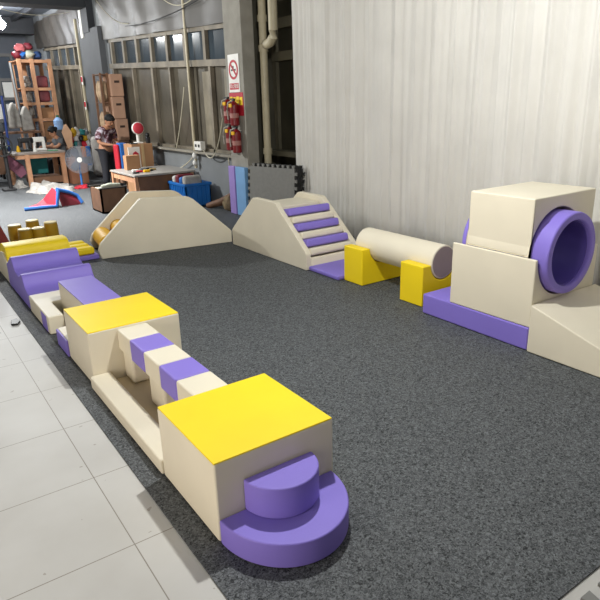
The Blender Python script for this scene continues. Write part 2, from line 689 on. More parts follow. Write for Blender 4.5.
obj('lower_tier', halfdisc(1.174, 1.932, 0.302, 0.003, 0.122, 40, 1.13), PURPLE, t)
obj('upper_tier', halfdisc(1.180, 1.932, 0.181, 0.123, 0.274), PURPLE, t)
# tray between the two boxes
t = thing('bridge_tray', 'cream low-edged tray on the carpet between the two yellow-topped boxes', 'play block', (1.19, 3.15, 0))
obj('tray_floor', B(0.996, 1.389, 2.552, 3.777, 0.003, 0.025, 0.006), TRAYM, t, label='padded floor in shade-toned cream')
obj('side_rail', B(0.858, 0.995, 2.552, 3.777, 0.003, 0.09, BV), CREAM, t)
obj('side_rail', B(1.39, 1.50, 2.552, 3.777, 0.003, 0.09, BV), CREAM, t)
# striped balance beam
t = thing('balance_beam', 'cream and purple striped balance beam bridging the two yellow-topped boxes', 'beam', (1.19, 3.15, 0))
sl = (3.778 - 2.551) / 5
for k in range(5):
    y1 = 3.778 - sl * k
    obj('beam_segment', B(1.075, 1.287, y1 - sl + 0.001, y1 - 0.001, 0.232, 0.381, 0.014), PURPLE if k % 2 else CREAM, t,
        label='purple segment' if k % 2 else 'cream segment')
for (y0, y1) in ((3.60, 3.777), (3.06, 3.30), (2.552, 2.72)):
    obj('support_block', B(1.096, 1.275, y0, y1, 0.026, 0.231, 0.022), CREAM, t)
# second yellow-topped box
t = thing('foam_box', 'cream foam box with yellow top at the far end of the striped beam', 'play block', (1.2, 4.09, 0), 'yellow-topped cream boxes')
obj('box_body', B(0.882, 1.532, 3.780, 4.398, 0.003, 0.390, BV), CREAM, t)
obj('top_cover', B(0.885, 1.529, 3.783, 4.395, 0.385, 0.394, 0.004), YELLOW, t, label='smooth yellow top')
# purple-topped beam behind it
t = thing('balance_beam', 'cream beam with plain purple top between yellow-topped box and purple wave steps', 'beam', (1.22, 4.9, 0))
obj('beam_body', B(1.075, 1.375, 4.40, 5.38, 0.003, 0.335, BV), CREAM, t)
obj('top_cover', B(1.076, 1.374, 4.402, 5.379, 0.331, 0.342, 0.005), PURPLE, t, label='smooth purple top')
# low blocks along its left side
t = thing('corner_block', 'low cream L-shaped block with one purple stripe, before the purple wave steps', 'play block', (1.05, 5.4, 0))
prism_pts = [(0.872, 4.98), (1.0, 4.98), (1.0, 5.40), (1.50, 5.40), (1.50, 5.735), (0.872, 5.735)]
obj('block_body', prism(NB(), prism_pts, 'Z', 0.003, 0.16, BV), CREAM, t)
obj('side_stripe', B(0.8705, 0.90, 5.05, 5.25, 0.004, 0.150, 0.004), PURPLE, t, label='purple stripe on the left side')
t = thing('edge_block', 'small low cream block with purple left side tucked against yellow-topped box', 'play block', (0.93, 4.55, 0))
obj('block_body', B(0.885, 1.0, 4.40, 4.74, 0.003, 0.14, BV), CREAM, t)
obj('side_cover', B(0.872, 0.887, 4.41, 4.73, 0.004, 0.135, 0.005), PURPLE, t, label='purple side')


def smooth_pts(pts, it=2):
    for _ in range(it):
        q = []
        for i in range(len(pts) - 1):
            a, b = pts[i], pts[i + 1]
            q.append((a[0] * 0.75 + b[0] * 0.25, a[1] * 0.75 + b[1] * 0.25))
            q.append((a[0] * 0.25 + b[0] * 0.75, a[1] * 0.25 + b[1] * 0.75))
        pts = [pts[0]] + q + [pts[-1]]
    return pts


WAVE = smooth_pts([(5.74, 0.15), (5.86, 0.16), (5.93, 0.19), (5.97, 0.27), (6.0, 0.295), (6.05, 0.295), (6.12, 0.25), (6.24, 0.235), (6.36, 0.26), (6.41, 0.345), (6.44, 0.375), (6.49, 0.38), (6.58, 0.34), (6.70, 0.28), (6.80, 0.25)], 2)
pts = [(5.74, 0.003)] + WAVE + [(6.82, 0.003)]
tag(obj('wave_step', prism(NB(), pts, 'X', 0.878, 1.535, 0.010), PURPLE, ang=30), 'purple double-wave step block, larger lavender ridges facing the camera', 'play block')
t = thing('wave_step', 'cream wave block with yellow ridges behind the purple wave steps', 'play block', (1.2, 7.3, 0))
YW = smooth_pts([(6.84, 0.25), (6.86, 0.36), (6.91, 0.405), (7.05, 0.41), (7.17, 0.40), (7.27, 0.32), (7.36, 0.27), (7.48, 0.29), (7.60, 0.26), (7.74, 0.16), (7.86, 0.10)], 2)
obj('wave_cover', prism(NB(), [(6.84, 0.15)] + YW + [(7.86, 0.06)], 'X', 0.90, 1.56, 0.010), YELLOW, t, ang=30, label='yellow ridged top')
obj('block_body', prism(NB(), [(6.84, 0.003), (6.845, 0.24), (7.0, 0.33), (7.2, 0.30), (7.3, 0.22), (7.86, 0.05), (7.86, 0.003)], 'X', 0.885, 1.555, 0.008), CREAM, t)
# knob mat in the corner
t = thing('knob_mat', 'purple mat with yellow foot knobs at the left end of the roller slide', 'mat', (1.85, 7.7, 0))
obj('mat_base', B(1.68, 2.0, 7.32, 7.95, 0.003, 0.06, 0.012), PURPLE, t)
for j in range(3):
    y0 = 7.36 + j * 0.195
    obj('foot_knob', B(1.705, 1.965, y0, y0 + 0.15, 0.058, 0.15, 0.03), YELLOW, t)

# ================================================================== ROLLER SLIDE (back row)
A_ = Vector((2.013, 7.262))
D_ = (Vector((3.70, 7.03)) - A_).normalized()
ROT = math.atan2(D_.y, D_.x)
t = thing('roller_slide', 'cream trapezoid-sided slide with yellow rollers standing across the back', 'slide', (A_.x, A_.y, 0))
LN = 1.72
side = [(0.0, 0.0), (-0.03, 0.10), (0.0, 0.185), (0.05, 0.235), (0.515, 0.672), (0.555, 0.698), (0.60, 0.70), (1.13, 0.67), (1.18, 0.655), (1.22, 0.63), (1.69, 0.185), (LN, 0.15), (LN, 0.0)]


def slide_part(name, bm, m, **kw):
    bmesh.ops.transform(bm, matrix=Matrix.Translation((A_.x, A_.y, 0)) @ Matrix.Rotation(ROT, 4, 'Z'), verts=list(bm.verts))
    return obj(name, bm, m, t, **kw)


SB = [(x, z + 0.003) for x, z in side]
slide_part('side_panel', prism(NB(), SB, 'Y', 0.0, 0.07, 0.008), CREAM)
slide_part('side_panel', prism(NB(), SB, 'Y', 0.66, 0.73, 0.008), CREAM)
slide_part('ramp_core', prism(NB(), [(0.12, 0.003), (0.12, 0.08), (0.56, 0.30), (1.14, 0.30), (1.58, 0.08), (1.58, 0.003)], 'Y', 0.07, 0.66, 0.004), CREAM)
for k, (x, z, r) in enumerate([(0.125, 0.165, 0.118), (0.34, 0.265, 0.098), (0.54, 0.36, 0.095), (0.75, 0.42, 0.095), (0.96, 0.42, 0.095), (1.16, 0.36, 0.095), (1.36, 0.255, 0.095), (1.55, 0.165, 0.095)]):
    b_ = lathe(NB(), [(r - 0.012, 0.0), (r, 0.012), (r, 0.574), (r - 0.012, 0.586)], Matrix.Translation((x, 0.658, z)) @ Matrix.Rotation(PI / 2, 4, 'X'), 32)
    slide_part('roller', b_, YELLOWD)

# ================================================================== RIGHT ROW
XF, XB = 3.655, 4.36
t = thing('rung_climber', 'cream trapezoid-sided climber with purple and cream rungs, before the curtain', 'climber', (4.0, 6.1, 0))
CP = [(5.20, 0.003), (5.20, 0.18), (5.225, 0.22), (5.80, 0.675), (5.835, 0.692), (6.295, 0.694), (6.33, 0.68), (6.88, 0.222), (6.90, 0.195), (6.90, 0.003)]
obj('side_panel', prism(NB(), CP, 'X', XF, XF + 0.07, 0.008), CREAM, t)
obj('side_panel', prism(NB(), CP, 'X', XB - 0.03, XB + 0.04, 0.008), CREAM, t)
obj('core', prism(NB(), [(5.32, 0.003), (5.32, 0.13), (5.84, 0.57), (6.28, 0.57), (6.80, 0.14), (6.80, 0.003)], 'X', XF + 0.07, XB - 0.03, 0.004), CREAM, t)
obj('top_deck', B(XF + 0.07, XB - 0.03, 5.84, 6.30, 0.56, 0.63, 0.02), CREAM, t)


def rung(y, z, h, d, m, lab, t=t):
    b_ = B(XF + 0.071, XB - 0.031, -d / 2, d / 2, -h / 2, h / 2, 0.028, 4)
    bmesh.ops.transform(b_, matrix=Matrix.Translation((0, y, z)) @ Matrix.Rotation(math.radians(-12), 4, 'X'), verts=list(b_.verts))
    obj('rung', b_, m, t, label=lab)


for k in range(3):
    y, z = 5.70 - 0.175 * k, 0.575 - 0.152 * k
    rung(y, z, 0.09, 0.16, PURPLE, 'purple rung')
    rung(y - 0.08, z - 0.082, 0.085, 0.15, CREAM, 'cream rung')
rung(5.262, 0.068, 0.12, 0.14, CREAM, 'cream rung')
tag(obj('floor_mat', B(XF + 0.03, XB, 4.665, 5.195, 0.003, 0.05, 0.014), PURPLE), 'thin purple mat on the carpet at the foot of the rung climber', 'mat')

# roller bench: two yellow cradles and the cylinder lying in them
CX, CZ, CR = 4.02, 0.375, 0.157


def cradle(y0, y1, label):
    arc = []
    a0 = math.asin((0.376 - CZ) / CR) if abs(0.376 - CZ) < CR else 0
    n = 26
    for k in range(n + 1):
        a = PI - a0 + (PI + 2 * a0) * k / n
        arc.append((CX + (CR + 0.004) * math.cos(a), CZ + (CR + 0.004) * math.sin(a)))
    pts = [(XF + 0.10, 0.003), (XF + 0.10, 0.376)] + arc + [(XB - 0.02, 0.376), (XB - 0.02, 0.003)]
    return tag(obj('roller_cradle', prism(NB(), pts, 'Y', y0, y1, 0.009), YELLOW, ang=30), label, 'play block', 'yellow cradles under the cream roller')


cradle(4.365, 4.655, 'yellow cradle block under the far end of the cream roller, beside thin mat')
cradle(3.54, 3.825, 'yellow cradle block under the near end of the cream roller, against purple base')
t = thing('foam_roller', 'long cream foam roller lying across two yellow cradles', 'roller', (CX, 4.0, CZ - CR))
ml = Matrix.Translation((CX, 4.60, CZ + 0.004)) @ Matrix.Rotation(PI / 2, 4, 'X')
rbod = obj('roller_body', lathe(NB(), [(CR - 0.012, 0), (CR - 0.003, 0.003), (CR, 0.012), (CR, 1.048), (CR - 0.003, 1.057), (CR - 0.012, 1.06)], ml, 64), CREAM, t)
ml2 = Matrix.Translation((CX, 3.541, CZ + 0.004)) @ Matrix.Rotation(PI / 2, 4, 'X')
obj('end_cap', lathe(NB(), [(CR - 0.014, 0), (CR - 0.014, 0.003)], ml2, 64), GREYEND, rbod, label='grey-brown round end')

# tunnel tower
tag(obj('purple_slab', prism(NB(), [(3.648, 2.375), (4.45, 2.375), (4.45, 3.435), (3.655, 3.435)], 'Z', 0.003, 0.18, 0.012), PURPLE), 'purple slab base under the tunnel blocks', 'play block')
TX, TZ, TR = 3.998, 0.699, 0.304


def cut_block(name, x0, x1, y0, y1, z0, z1, rc, label, up):
    n = 36
    pts = []
    if up:      # cut in the top side
        h = z1 - TZ
        a = math.asin(max(-1, min(1, h / rc)))
        arc = [(TX + rc * math.cos(PI - a + (PI + 2 * a) * k / n), TZ + rc * math.sin(PI - a + (PI + 2 * a) * k / n)) for k in range(n + 1)]
        pts = [(x0, z0), (x0, z1)] + arc + [(x1, z1), (x1, z0)]
    else:
        h = z0 - TZ
        a = math.asin(max(-1, min(1, h / rc)))
        arc = [(TX + rc * math.cos(a + (PI - 2 * a) * k / n), TZ + rc * math.sin(a + (PI - 2 * a) * k / n)) for k in range(n + 1)]
        pts = [(x0, z0), (x0, z1), (x1, z1), (x1, z0)] + arc
    return tag(obj(name, prism(NB(), pts, 'Y', y0, y1, 0.010), CREAM, ang=30), label, 'play block')


cut_block('tunnel_block', XF, XB + 0.09, 2.372, 3.135, 0.181, 0.692, TR + 0.012, 'lower cream tunnel block standing on the purple base', True)
cut_block('tunnel_block', XF + 0.025, XB + 0.09, 2.445, 3.01, 0.697, 1.115, TR + 0.022, 'upper cream tunnel block resting over the purple tube', False)
t = thing('tunnel_tube', 'purple round tunnel tube poking out between the two cream blocks', 'tunnel', (TX, 2.7, TZ - TR))
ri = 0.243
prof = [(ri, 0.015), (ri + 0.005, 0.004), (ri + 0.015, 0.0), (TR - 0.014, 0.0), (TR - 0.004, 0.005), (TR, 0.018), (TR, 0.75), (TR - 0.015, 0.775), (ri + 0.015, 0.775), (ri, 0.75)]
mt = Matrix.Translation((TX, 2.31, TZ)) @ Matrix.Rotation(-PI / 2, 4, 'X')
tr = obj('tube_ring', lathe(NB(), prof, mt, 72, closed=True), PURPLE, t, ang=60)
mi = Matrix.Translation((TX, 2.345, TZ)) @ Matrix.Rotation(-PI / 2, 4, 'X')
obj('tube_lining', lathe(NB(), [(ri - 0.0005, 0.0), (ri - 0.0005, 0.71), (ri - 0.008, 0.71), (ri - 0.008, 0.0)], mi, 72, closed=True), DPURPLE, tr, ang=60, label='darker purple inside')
# ramp
pts = [(2.366, 0.003), (2.366, 0.367), (1.22, 0.02), (1.20, 0.003)]
tag(obj('foam_ramp', prism(NB(), pts, 'X', XF - 0.02, XB + 0.11, 0.010), CREAM), 'cream foam ramp sloping down from the tunnel at the right edge', 'ramp')

# ================================================================== THINGS AT THE COLUMN
t = thing('warning_sign', 'white no-smoking sign with red ring above the extinguishers', 'sign', (4.848, 8.745, 1.97))
obj('board', B(4.838, 4.849, 8.575, 8.915, 1.955, 2.515), WHITE, t)
b_ = NB()
mr = Matrix.Translation((4.837, 8.745, 2.29)) @ Matrix.Rotation(-PI / 2, 4, 'Y')
lathe(b_, [(0.11, 0.0), (0.145, 0.0), (0.145, 0.004), (0.11, 0.004)], mr, 40, closed=True)
q = NB()
rbox(q, -0.002, 0.002, -0.12, 0.12, -0.016, 0.016)
merge(b_, q, Matrix.Translation((4.835, 8.745, 2.29)) @ Matrix.Rotation(math.radians(45), 4, 'X'))
obj('ring_and_slash', b_, RED, t, label='red ring with slash')
b_ = NB()
q = NB()
rbox(q, -0.0015, 0.0015, -0.075, 0.075, -0.013, 0.013)
rbox(q, -0.0015, 0.0015, -0.012, 0.02, 0.013, 0.06)
merge(b_, q, Matrix.Translation((4.8365, 8.745, 2.285)))
obj('cigarette_mark', b_, BLACK, t)
obj('red_band', B(4.8355, 4.838, 8.60, 8.89, 1.995, 2.09), RED, t)
tx = bpy.data.curves.new('sign_text', 'FONT')
tx.body = '禁止吸烟'
tx.size = 0.07
tx.align_x = 'CENTER'
tx.align_y = 'CENTER'
tx.extrude = 0.0008
to = bpy.data.objects.new('sign_text', tx)
COL.objects.link(to)
tm = bpy.data.meshes.new_from_object(to.evaluated_get(bpy.context.evaluated_depsgraph_get()))
bpy.data.objects.remove(to)
b_ = NB()
b_.from_mesh(tm)
bmesh.ops.transform(b_, matrix=Matrix.Translation((4.8347, 8.745, 2.0425)) @ Matrix.Rotation(-PI / 2, 4, 'Z') @ Matrix.Rotation(PI / 2, 4, 'X'), verts=list(b_.verts))
obj('sign_text', b_, WHITE, t, smooth=False)
t = thing('fire_poster', 'red poster with yellow band behind the upper extinguishers', 'poster', (4.848, 8.72, 1.5))
obj('sheet', B(4.842, 4.849, 8.50, 8.94, 1.60, 1.95), RED, t)
b_ = NB()
for k in range(4):
    rbox(b_, 4.8405, 4.843, 8.52 + 0.105 * k, 8.605 + 0.105 * k, 1.76 + 0.01 * (k % 2), 1.88 + 0.01 * (k % 2))
obj('yellow_band', b_, YELLOW, t)


def extinguisher(y, z, x=4.765):
    t = thing('fire_extinguisher', '', 'fire extinguisher', (x, y, z), 'fire extinguishers hung on the column')
    m0 = Matrix.Translation((x, y, z))
    obj('cylinder', lathe(NB(), [(0.06, 0), (0.072, 0.01), (0.072, 0.30), (0.06, 0.335), (0.03, 0.36), (0.022, 0.375)], m0, 24), mat('extinguisher_red', '7A1018', 0.3), t)
    obj('body_label', lathe(NB(), [(0.0735, 0.12), (0.0735, 0.19)], m0, 24), mat('worn_label', 'A8746C', 0.5), t, label='pale label round the cylinder')
    v = NB()
    rbox(v, x - 0.02, x + 0.02, y - 0.02, y + 0.02, z + 0.359, z + 0.398, 0.004)
    rbox(v, x - 0.018, x + 0.018, y - 0.03, y + 0.10, z + 0.390, z + 0.410, 0.004)
    vh = obj('valve_handle', v, BLACK, t)
    h = NB()
    tube(h, [(x, y + 0.02, z + 0.382), (x - 0.03, y + 0.14, z + 0.351), (x - 0.04, y + 0.16, z + 0.234), (x - 0.05, y + 0.12, z + 0.094)], 0.012)
    obj('hose', h, mat('hose_grey', '9A948A', 0.6), vh)
    c = NB()
    rbox(c, x - 0.075, x - 0.055, y - 0.04, y + 0.04, z + 0.281, z + 0.335, 0.003)
    obj('tag', c, YELLOWD, t)
    b2 = NB()
    rbox(b2, x + 0.05, 4.852, y - 0.02, y + 0.02, z + 0.312, z + 0.335)
    obj('hook', b2, STEEL, t)
    return t


e0 = extinguisher(8.845, 1.06)
e0['label'] = 'lower left red fire extinguisher on the grey column'
e1 = dup(e0, (-0.005, -0.22, -0.03), 'lower right red fire extinguisher on the grey column')
e2 = dup(e0, (0, 0.02, 0.42), 'upper left red fire extinguisher just under the red poster')
e3 = dup(e0, (-0.005, -0.19, 0.39), 'upper right red fire extinguisher just under the red poster')

tag(obj('foam_board', B(4.77, 4.84, 8.80, 9.00, 0.003, 0.80, 0.01), LILAC), 'lilac foam board standing upright against the grey column', 'foam board', 'foam boards at the column')
tag(obj('foam_board', B(4.775, 4.845, 8.46, 8.77, 0.003, 0.80, 0.01), SKYB), 'light blue foam board standing upright against the grey column', 'foam board', 'foam boards at the column')


def toothed(w_, h_, n=9, d=0.045):
    pts = []
    mx = int(round(h_ / (w_ / n)))
    s = w_ / (2 * n)
    x = 0
    pts.append((0, 0))
    pts.append((w_, 0))
    for k in range(mx):
        y = k * 2 * s
        pts += [(w_, y + 0.3 * s), (w_ + d, y + 0.1 * s), (w_ + d, y + 1.1 * s), (w_, y + 0.9 * s)]
    hh = mx * 2 * s
    pts.append((w_, hh))
    for k in range(n):
        xx = w_ - k * 2 * s
        pts += [(xx - 0.3 * s, hh), (xx - 0.1 * s, hh + d), (xx - 1.1 * s, hh + d), (xx - 0.9 * s, hh)]
    pts.append((0, hh))
    for k in range(mx):
        y = hh - k * 2 * s
        pts += [(0, y - 0.3 * s), (-d, y - 0.1 * s), (-d, y - 1.1 * s), (0, y - 0.9 * s)]
    out = []
    for p in pts:
        if not out or (abs(p[0] - out[-1][0]) + abs(p[1] - out[-1][1])) > 1e-6:
            out.append(p)
    if (abs(out[0][0] - out[-1][0]) + abs(out[0][1] - out[-1][1])) < 1e-6:
        out.pop()
    return out


# grey puzzle mats leaning between column and curtain, frontmost first
P0, P1 = Vector((4.68, 8.28)), Vector((4.91, 7.30))
dm = (P1 - P0)
ang = math.atan2(dm.y, dm.x)
labs = ['frontmost grey puzzle mat with toothed edges leaning beside the column',
        'second grey puzzle mat in the leaning stack beside the column',
        'third grey puzzle mat in the leaning stack beside the column',
        'rearmost grey puzzle mat in the leaning stack, nearest the pipe']
for k in range(4):
    b_ = prism(NB(), toothed(0.95, 0.88), 'Y', -0.010, 0.010)
    mm = Matrix.Translation((P0.x + 0.030 * k + 0.03, P0.y - 0.006 * k, 0.006)) @ Matrix.Rotation(ang, 4, 'Z') @ Matrix.Rotation(math.radians(-4), 4, 'X') @ Matrix.Translation((0.035 + 0.012 * k, 0, 0))
    bmesh.ops.transform(b_, matrix=mm, verts=list(b_.verts))
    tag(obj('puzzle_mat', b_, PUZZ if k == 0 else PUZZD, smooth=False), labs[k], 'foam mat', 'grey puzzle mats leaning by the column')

# drain pipes
t = thing('drain_pipe', 'beige drain pipe with S-bend in the dark niche beside the column', 'pipe', (5.25, 8.5, 0))
b_ = NB()
tube(b_, [(5.17, 8.36, 0.0), (5.17, 8.36, 4.55)], 0.06, 16)
obj('main_pipe', b_, PIPE, t)
b_ = NB()
tube(b_, [(5.17, 8.06, 4.55), (5.17, 8.06, 2.80), (5.17, 8.08, 2.71), (5.17, 8.14, 2.65), (5.17, 8.22, 2.63), (5.17, 8.30, 2.63)], 0.07, 16)
obj('branch_pipe', b_, PIPE, t)
for z in (1.0, 2.53, 2.95):
    obj('pipe_collar', tube(NB(), [(5.17, 8.36, z), (5.17, 8.36, z + 0.09)], 0.075, 16), PIPE, t)

# corner mats and tile at lower right
b_ = prism(NB(), [(x, y) for x, y in [(q[0], q[1]) for q in toothed(0.95, 0.95, 8, 0.05)]], 'Z', 0, 0.014)
bmesh.ops.transform(b_, matrix=Matrix.Translation((1.30, -0.145, -0.007)), verts=list(b_.verts))
tag(obj('puzzle_mat', b_, PUZZ, smooth=False), 'grey puzzle mat lying on the tiles at the lower right corner', 'foam mat')

# ================================================================== WORKSHOP BEHIND
# blue crate with fabric rolls
t = thing('plastic_crate', 'blue plastic crate full of folded fabric by the window wall', 'crate', (4.8, 10.4, 0))
x0, x1, y0, y1, h = 4.40, 4.90, 9.98, 10.72, 0.43
b_ = NB()
rbox(b_, x0, x1, y0, y0 + 0.02, 0.003, h)
rbox(b_, x0, x1, y1 - 0.02, y1, 0.003, h)
rbox(b_, x0, x0 + 0.02, y0, y1, 0.003, h)
rbox(b_, x1 - 0.02, x1, y0, y1, 0.003, h)
rbox(b_, x0, x1, y0, y1, 0.003, 0.025)
for k in range(9):
    yy = y0 + 0.04 + k * 0.08
    rbox(b_, x0 - 0.012, x0, yy, yy + 0.03, 0.03, h - 0.06)
for k in range(5):
    xx = x0 + 0.04 + k * 0.09
    rbox(b_, xx, xx + 0.03, y0 - 0.012, y0, 0.03, h - 0.06)
obj('crate_shell', b_, CRATEB, t, smooth=False)
b_ = NB()
for (a, b2, c, d) in ((x0 - 0.02, x1 + 0.02, y0 - 0.02, y0 + 0.025), (x0 - 0.02, x1 + 0.02, y1 - 0.025, y1 + 0.02), (x0 - 0.02, x0 + 0.025, y0, y1), (x1 - 0.025, x1 + 0.02, y0, y1)):
    rbox(b_, a, b2, c, d, h - 0.05, h, 0.006)
obj('crate_rim', b_, CRATEB, t)
cols = [('white', WCLOTH), ('dark red', DRED), ('blue', BLUE), ('pale', WCLOTH), ('red', RED)]
for k, (nm, m_) in enumerate([('white', WCLOTH), ('blue', BLUE), ('dark red', DRED), ('pale grey', mat('pale_cloth', 'B9B6B4', 0.8))]):
    yy = 10.10 + 0.155 * k
    b_ = NB()
    rbox(b_, 4.46, 4.82, yy, yy + 0.125, 0.03, 0.56 - 0.03 * (k % 2), 0.05)
    bmesh.ops.transform(b_, matrix=Matrix.Translation((4.75, yy, 0.03)) @ Matrix.Rotation(math.radians(-5), 4, 'X') @ Matrix.Translation((-4.75, -yy, -0.03)), verts=list(b_.verts))
    tag(obj('fabric_bundle', b_, m_), nm + ' folded fabric bundle standing in the blue crate', 'fabric', 'fabric bundles in the blue crate')
# rags by the column
b_ = NB()
tube(b_, [(4.70, 9.75, 0.04), (4.85, 9.5, 0.12), (4.98, 9.32, 0.24)], [0.05, 0.07, 0.06], 10)
tag(obj('cardboard_tube', b_, WOODD), 'brown cardboard tube propped on the wall beside the column', 'tube')
b_ = NB()
ball(b_, (4.86, 9.22, 0.13), 0.13, 3, 0.9, 0.7, 1.0, 0.12)
tag(obj('rag_bundle', b_, mat('tan_rag', '8C7A5E', 0.9, 0.4, 12)), 'tan rag bundle on the floor left of the column', 'rag')

# low work desk with drawer panel
t = thing('work_desk', 'grey-topped wooden work desk against the window wall', 'desk', (4.4, 11.5, 0))
obj('desk_top', B(3.76, 4.98, 10.75, 12.15, 0.545, 0.58, 0.006), mat('desk_grey_top', '9A9690', 0.4, 0.12, 3), t)
obj('front_panel', B(3.86, 4.95, 10.82, 10.86, 0.08, 0.545), WOODD, t)
obj('apron', B(3.79, 3.83, 10.82, 12.1, 0.43, 0.545), WOOD, t)
for (x, y) in ((3.80, 10.80), (3.80, 12.08), (4.92, 10.80), (4.92, 12.08)):
    obj('leg', B(x - 0.03, x + 0.03, y - 0.03, y + 0.03, 0.003, 0.545), WOOD, t)
# things on the desk
tag(obj('cardboard_box', B(3.97, 4.25, 11.72, 11.90, 0.581, 0.86, 0.004), CARD), 'small brown cardboard box standing on the grey desk', 'box')
t = thing('picture_card', 'white card with red print propped behind the desk box', 'card', (4.25, 12.0, 0.58))
obj('card', B(4.12, 4.36, 11.98, 12.0, 0.581, 1.0), WHITE, t)
obj('red_print', prism(NB(), [(4.2, 0.80), (4.25, 0.74), (4.32, 0.78), (4.33, 0.87), (4.27, 0.92), (4.21, 0.88)], 'Y', 11.976, 11.979), RED, t)
for k, (x, y, m_, nm) in enumerate([(3.90, 11.05, BLACK, 'black'), (4.02, 11.18, RED, 'red'), (4.14, 11.12, YELLOWD, 'yellow'), (4.26, 11.28, BLACK, 'small black'), (4.02, 11.42, WHITE, 'white'), (4.20, 11.50, STEEL, 'grey'), (4.38, 11.62, BLACK, 'long black'), (4.36, 11.38, mat('tan_scrap', 'A08A5A', 0.8), 'tan')]):
    b_ = NB()
    rbox(b_, x - 0.06, x + 0.06, y - 0.035, y + 0.035, 0.581, 0.61 + 0.008 * (k % 3), 0.012)
    tag(obj('vinyl_scrap', b_, m_), nm + ' vinyl scrap lying on the grey desk top', 'scrap', 'scraps on the grey desk')
# carton cabinet behind desk with small fan
t = thing('cardboard_box', 'tall brown carton behind the desk carrying the red fan', 'box', (4.57, 12.6, 0))
obj('carton', B(4.33, 4.78, 12.35, 12.85, 0.003, 1.03, 0.006), CARD, t)
obj('tape_strip', B(4.53, 4.59, 12.346, 12.352, 0.4, 1.03), mat('tape', 'B89A70', 0.4), t)
t = thing('table_fan', 'small red and white table fan on the tall brown carton', 'fan', (4.57, 12.55, 1.03))
b_ = NB()
lathe(b_, [(0.02, 0), (0.115, 0.005), (0.115, 0.05), (0.06, 0.09)], Matrix.Translation((4.57, 12.55, 1.34)) @ Matrix.Rotation(PI / 2, 4, 'X') @ Matrix.Translation((0, 0, 0)), 24)
obj('fan_head', b_, mat('fan_red', 'C83848', 0.4), t)
b_ = NB()
tube(b_, [(4.57, 12.58, 1.03), (4.57, 12.58, 1.3)], 0.035)
rbox(b_, 4.49, 4.65, 12.50, 12.66, 1.031, 1.06, 0.01)
obj('fan_stand', b_, WHITE, t)
b_ = NB()
lathe(b_, [(0.118, 0), (0.128, 0.012), (0.128, 0.045), (0.118, 0.06)], Matrix.Translation((4.57, 12.56, 1.34)) @ Matrix.Rotation(PI / 2, 4, 'X'), 24)
obj('fan_rim', b_, WHITE, t)
b_ = NB()
rbox(b_, 4.70, 4.77, 12.40, 12.5, 1.031, 1.16, 0.01)
ball(b_, (4.73, 12.45, 1.20), 0.05, 2)
tag(obj('hand_tool', b_, BLACK), 'black hand tool standing beside the red fan', 'tool')
b_ = NB()
rbox(b_, 4.34, 4.47, 12.37, 12.5, 1.031, 1.05)
tag(obj('tray', b_, BLACK), 'flat black tray at the left of the red fan', 'tray')

# brown chest
t = thing('wooden_chest', 'brown open-topped wooden chest standing behind the roller slide', 'chest', (3.25, 10.8, 0))
b_ = NB()
rbox(b_, 3.03, 3.50, 10.50, 10.53, 0.003, 0.42)
rbox(b_, 3.03, 3.50, 11.07, 11.10, 0.003, 0.42)
rbox(b_, 3.03, 3.06, 10.50, 11.10, 0.003, 0.42)
rbox(b_, 3.47, 3.50, 10.50, 11.10, 0.003, 0.42)
rbox(b_, 3.03, 3.50, 10.50, 11.10, 0.003, 0.03)
obj('chest_body', b_, WOODD, t, smooth=False)
b_ = NB()
rbox(b_, 3.02, 3.51, 10.49, 10.55, 0.42, 0.445, 0.006)
rbox(b_, 3.02, 3.51, 11.05, 11.11, 0.42, 0.445, 0.006)
obj('chest_rim', b_, mat('dark_rim', '2A2420', 0.6), t)
b_ = NB()
tube(b_, [(3.10, 10.62, 0.44), (3.25, 10.60, 0.47), (3.42, 10.62, 0.45)], 0.045, 10)
rbox(b_, 3.07, 3.46, 10.56, 11.04, 0.20, 0.41, 0.03)
tag(obj('cloth_roll', b_, mat('pale_green_cloth', 'A9AC9C', 0.8, 0.2)), 'pale rolled cloth lying in the brown chest', 'cloth')

# standing pad in front of the man
t = thing('foam_pad', 'blue foam pad with red side standing before the man in patterned shirt', 'pad', (4.33, 13.2, 0))
obj('blue_core', B(4.31, 4.48, 13.05, 13.30, 0.45, 1.03, 0.03), BLUE, t)
obj('red_side', B(4.235, 4.31, 13.06, 13.29, 0.46, 1.0, 0.03), RED, t)
t = thing('work_stool', 'plain wooden stool under the blue and red pad', 'stool', (4.33, 13.2, 0))
obj('seat', B(4.13, 4.53, 13.02, 13.38, 0.41, 0.449, 0.006), WOOD, t)
for sx in (4.17, 4.49):
    for sy in (13.06, 13.34):
        obj('leg', B(sx - 0.02, sx + 0.02, sy - 0.02, sy + 0.02, 0.003, 0.41), WOOD, t)

# carton tower and bag rack at the pier
for k in range(5):
    z0 = 0.003 + 0.5 * k
    t = thing('carton', ['lowest', 'second lowest', 'middle', 'second highest', 'topmost'][k] + ' brown carton in the tall stack by the pier', 'box', (4.87, 14.65, z0), 'stacked cartons by the pier')
    dx = 0.015 * ((k * 7) % 3 - 1)
    obj('carton_body', B(4.72 + dx, 5.02 + dx, 14.4, 14.95, z0, z0 + 0.495, 0.02), CARDP, t)
    obj('hand_hole', B(4.81 + dx, 4.93 + dx, 14.394, 14.402, z0 + 0.30, z0 + 0.35), mat('hole_dark', '3A2A22', 0.8), t)
t = thing('bag_rack', 'open brown rack of tan bags left of the carton stack', 'rack', (4.5, 14.95, 0))
for (x, y) in ((4.54, 14.52), (4.70, 14.52), (4.54, 15.02), (4.70, 15.02)):
    obj('post', B(x - 0.025, x + 0.025, y - 0.025, y + 0.025, 0.003, 2.52), WOODD, t)
for z in (0.5, 1.2, 1.88, 2.5):
    obj('shelf', B(4.51, 4.72, 14.5, 15.04, z - 0.02, z, 0.003), WOODD, t)
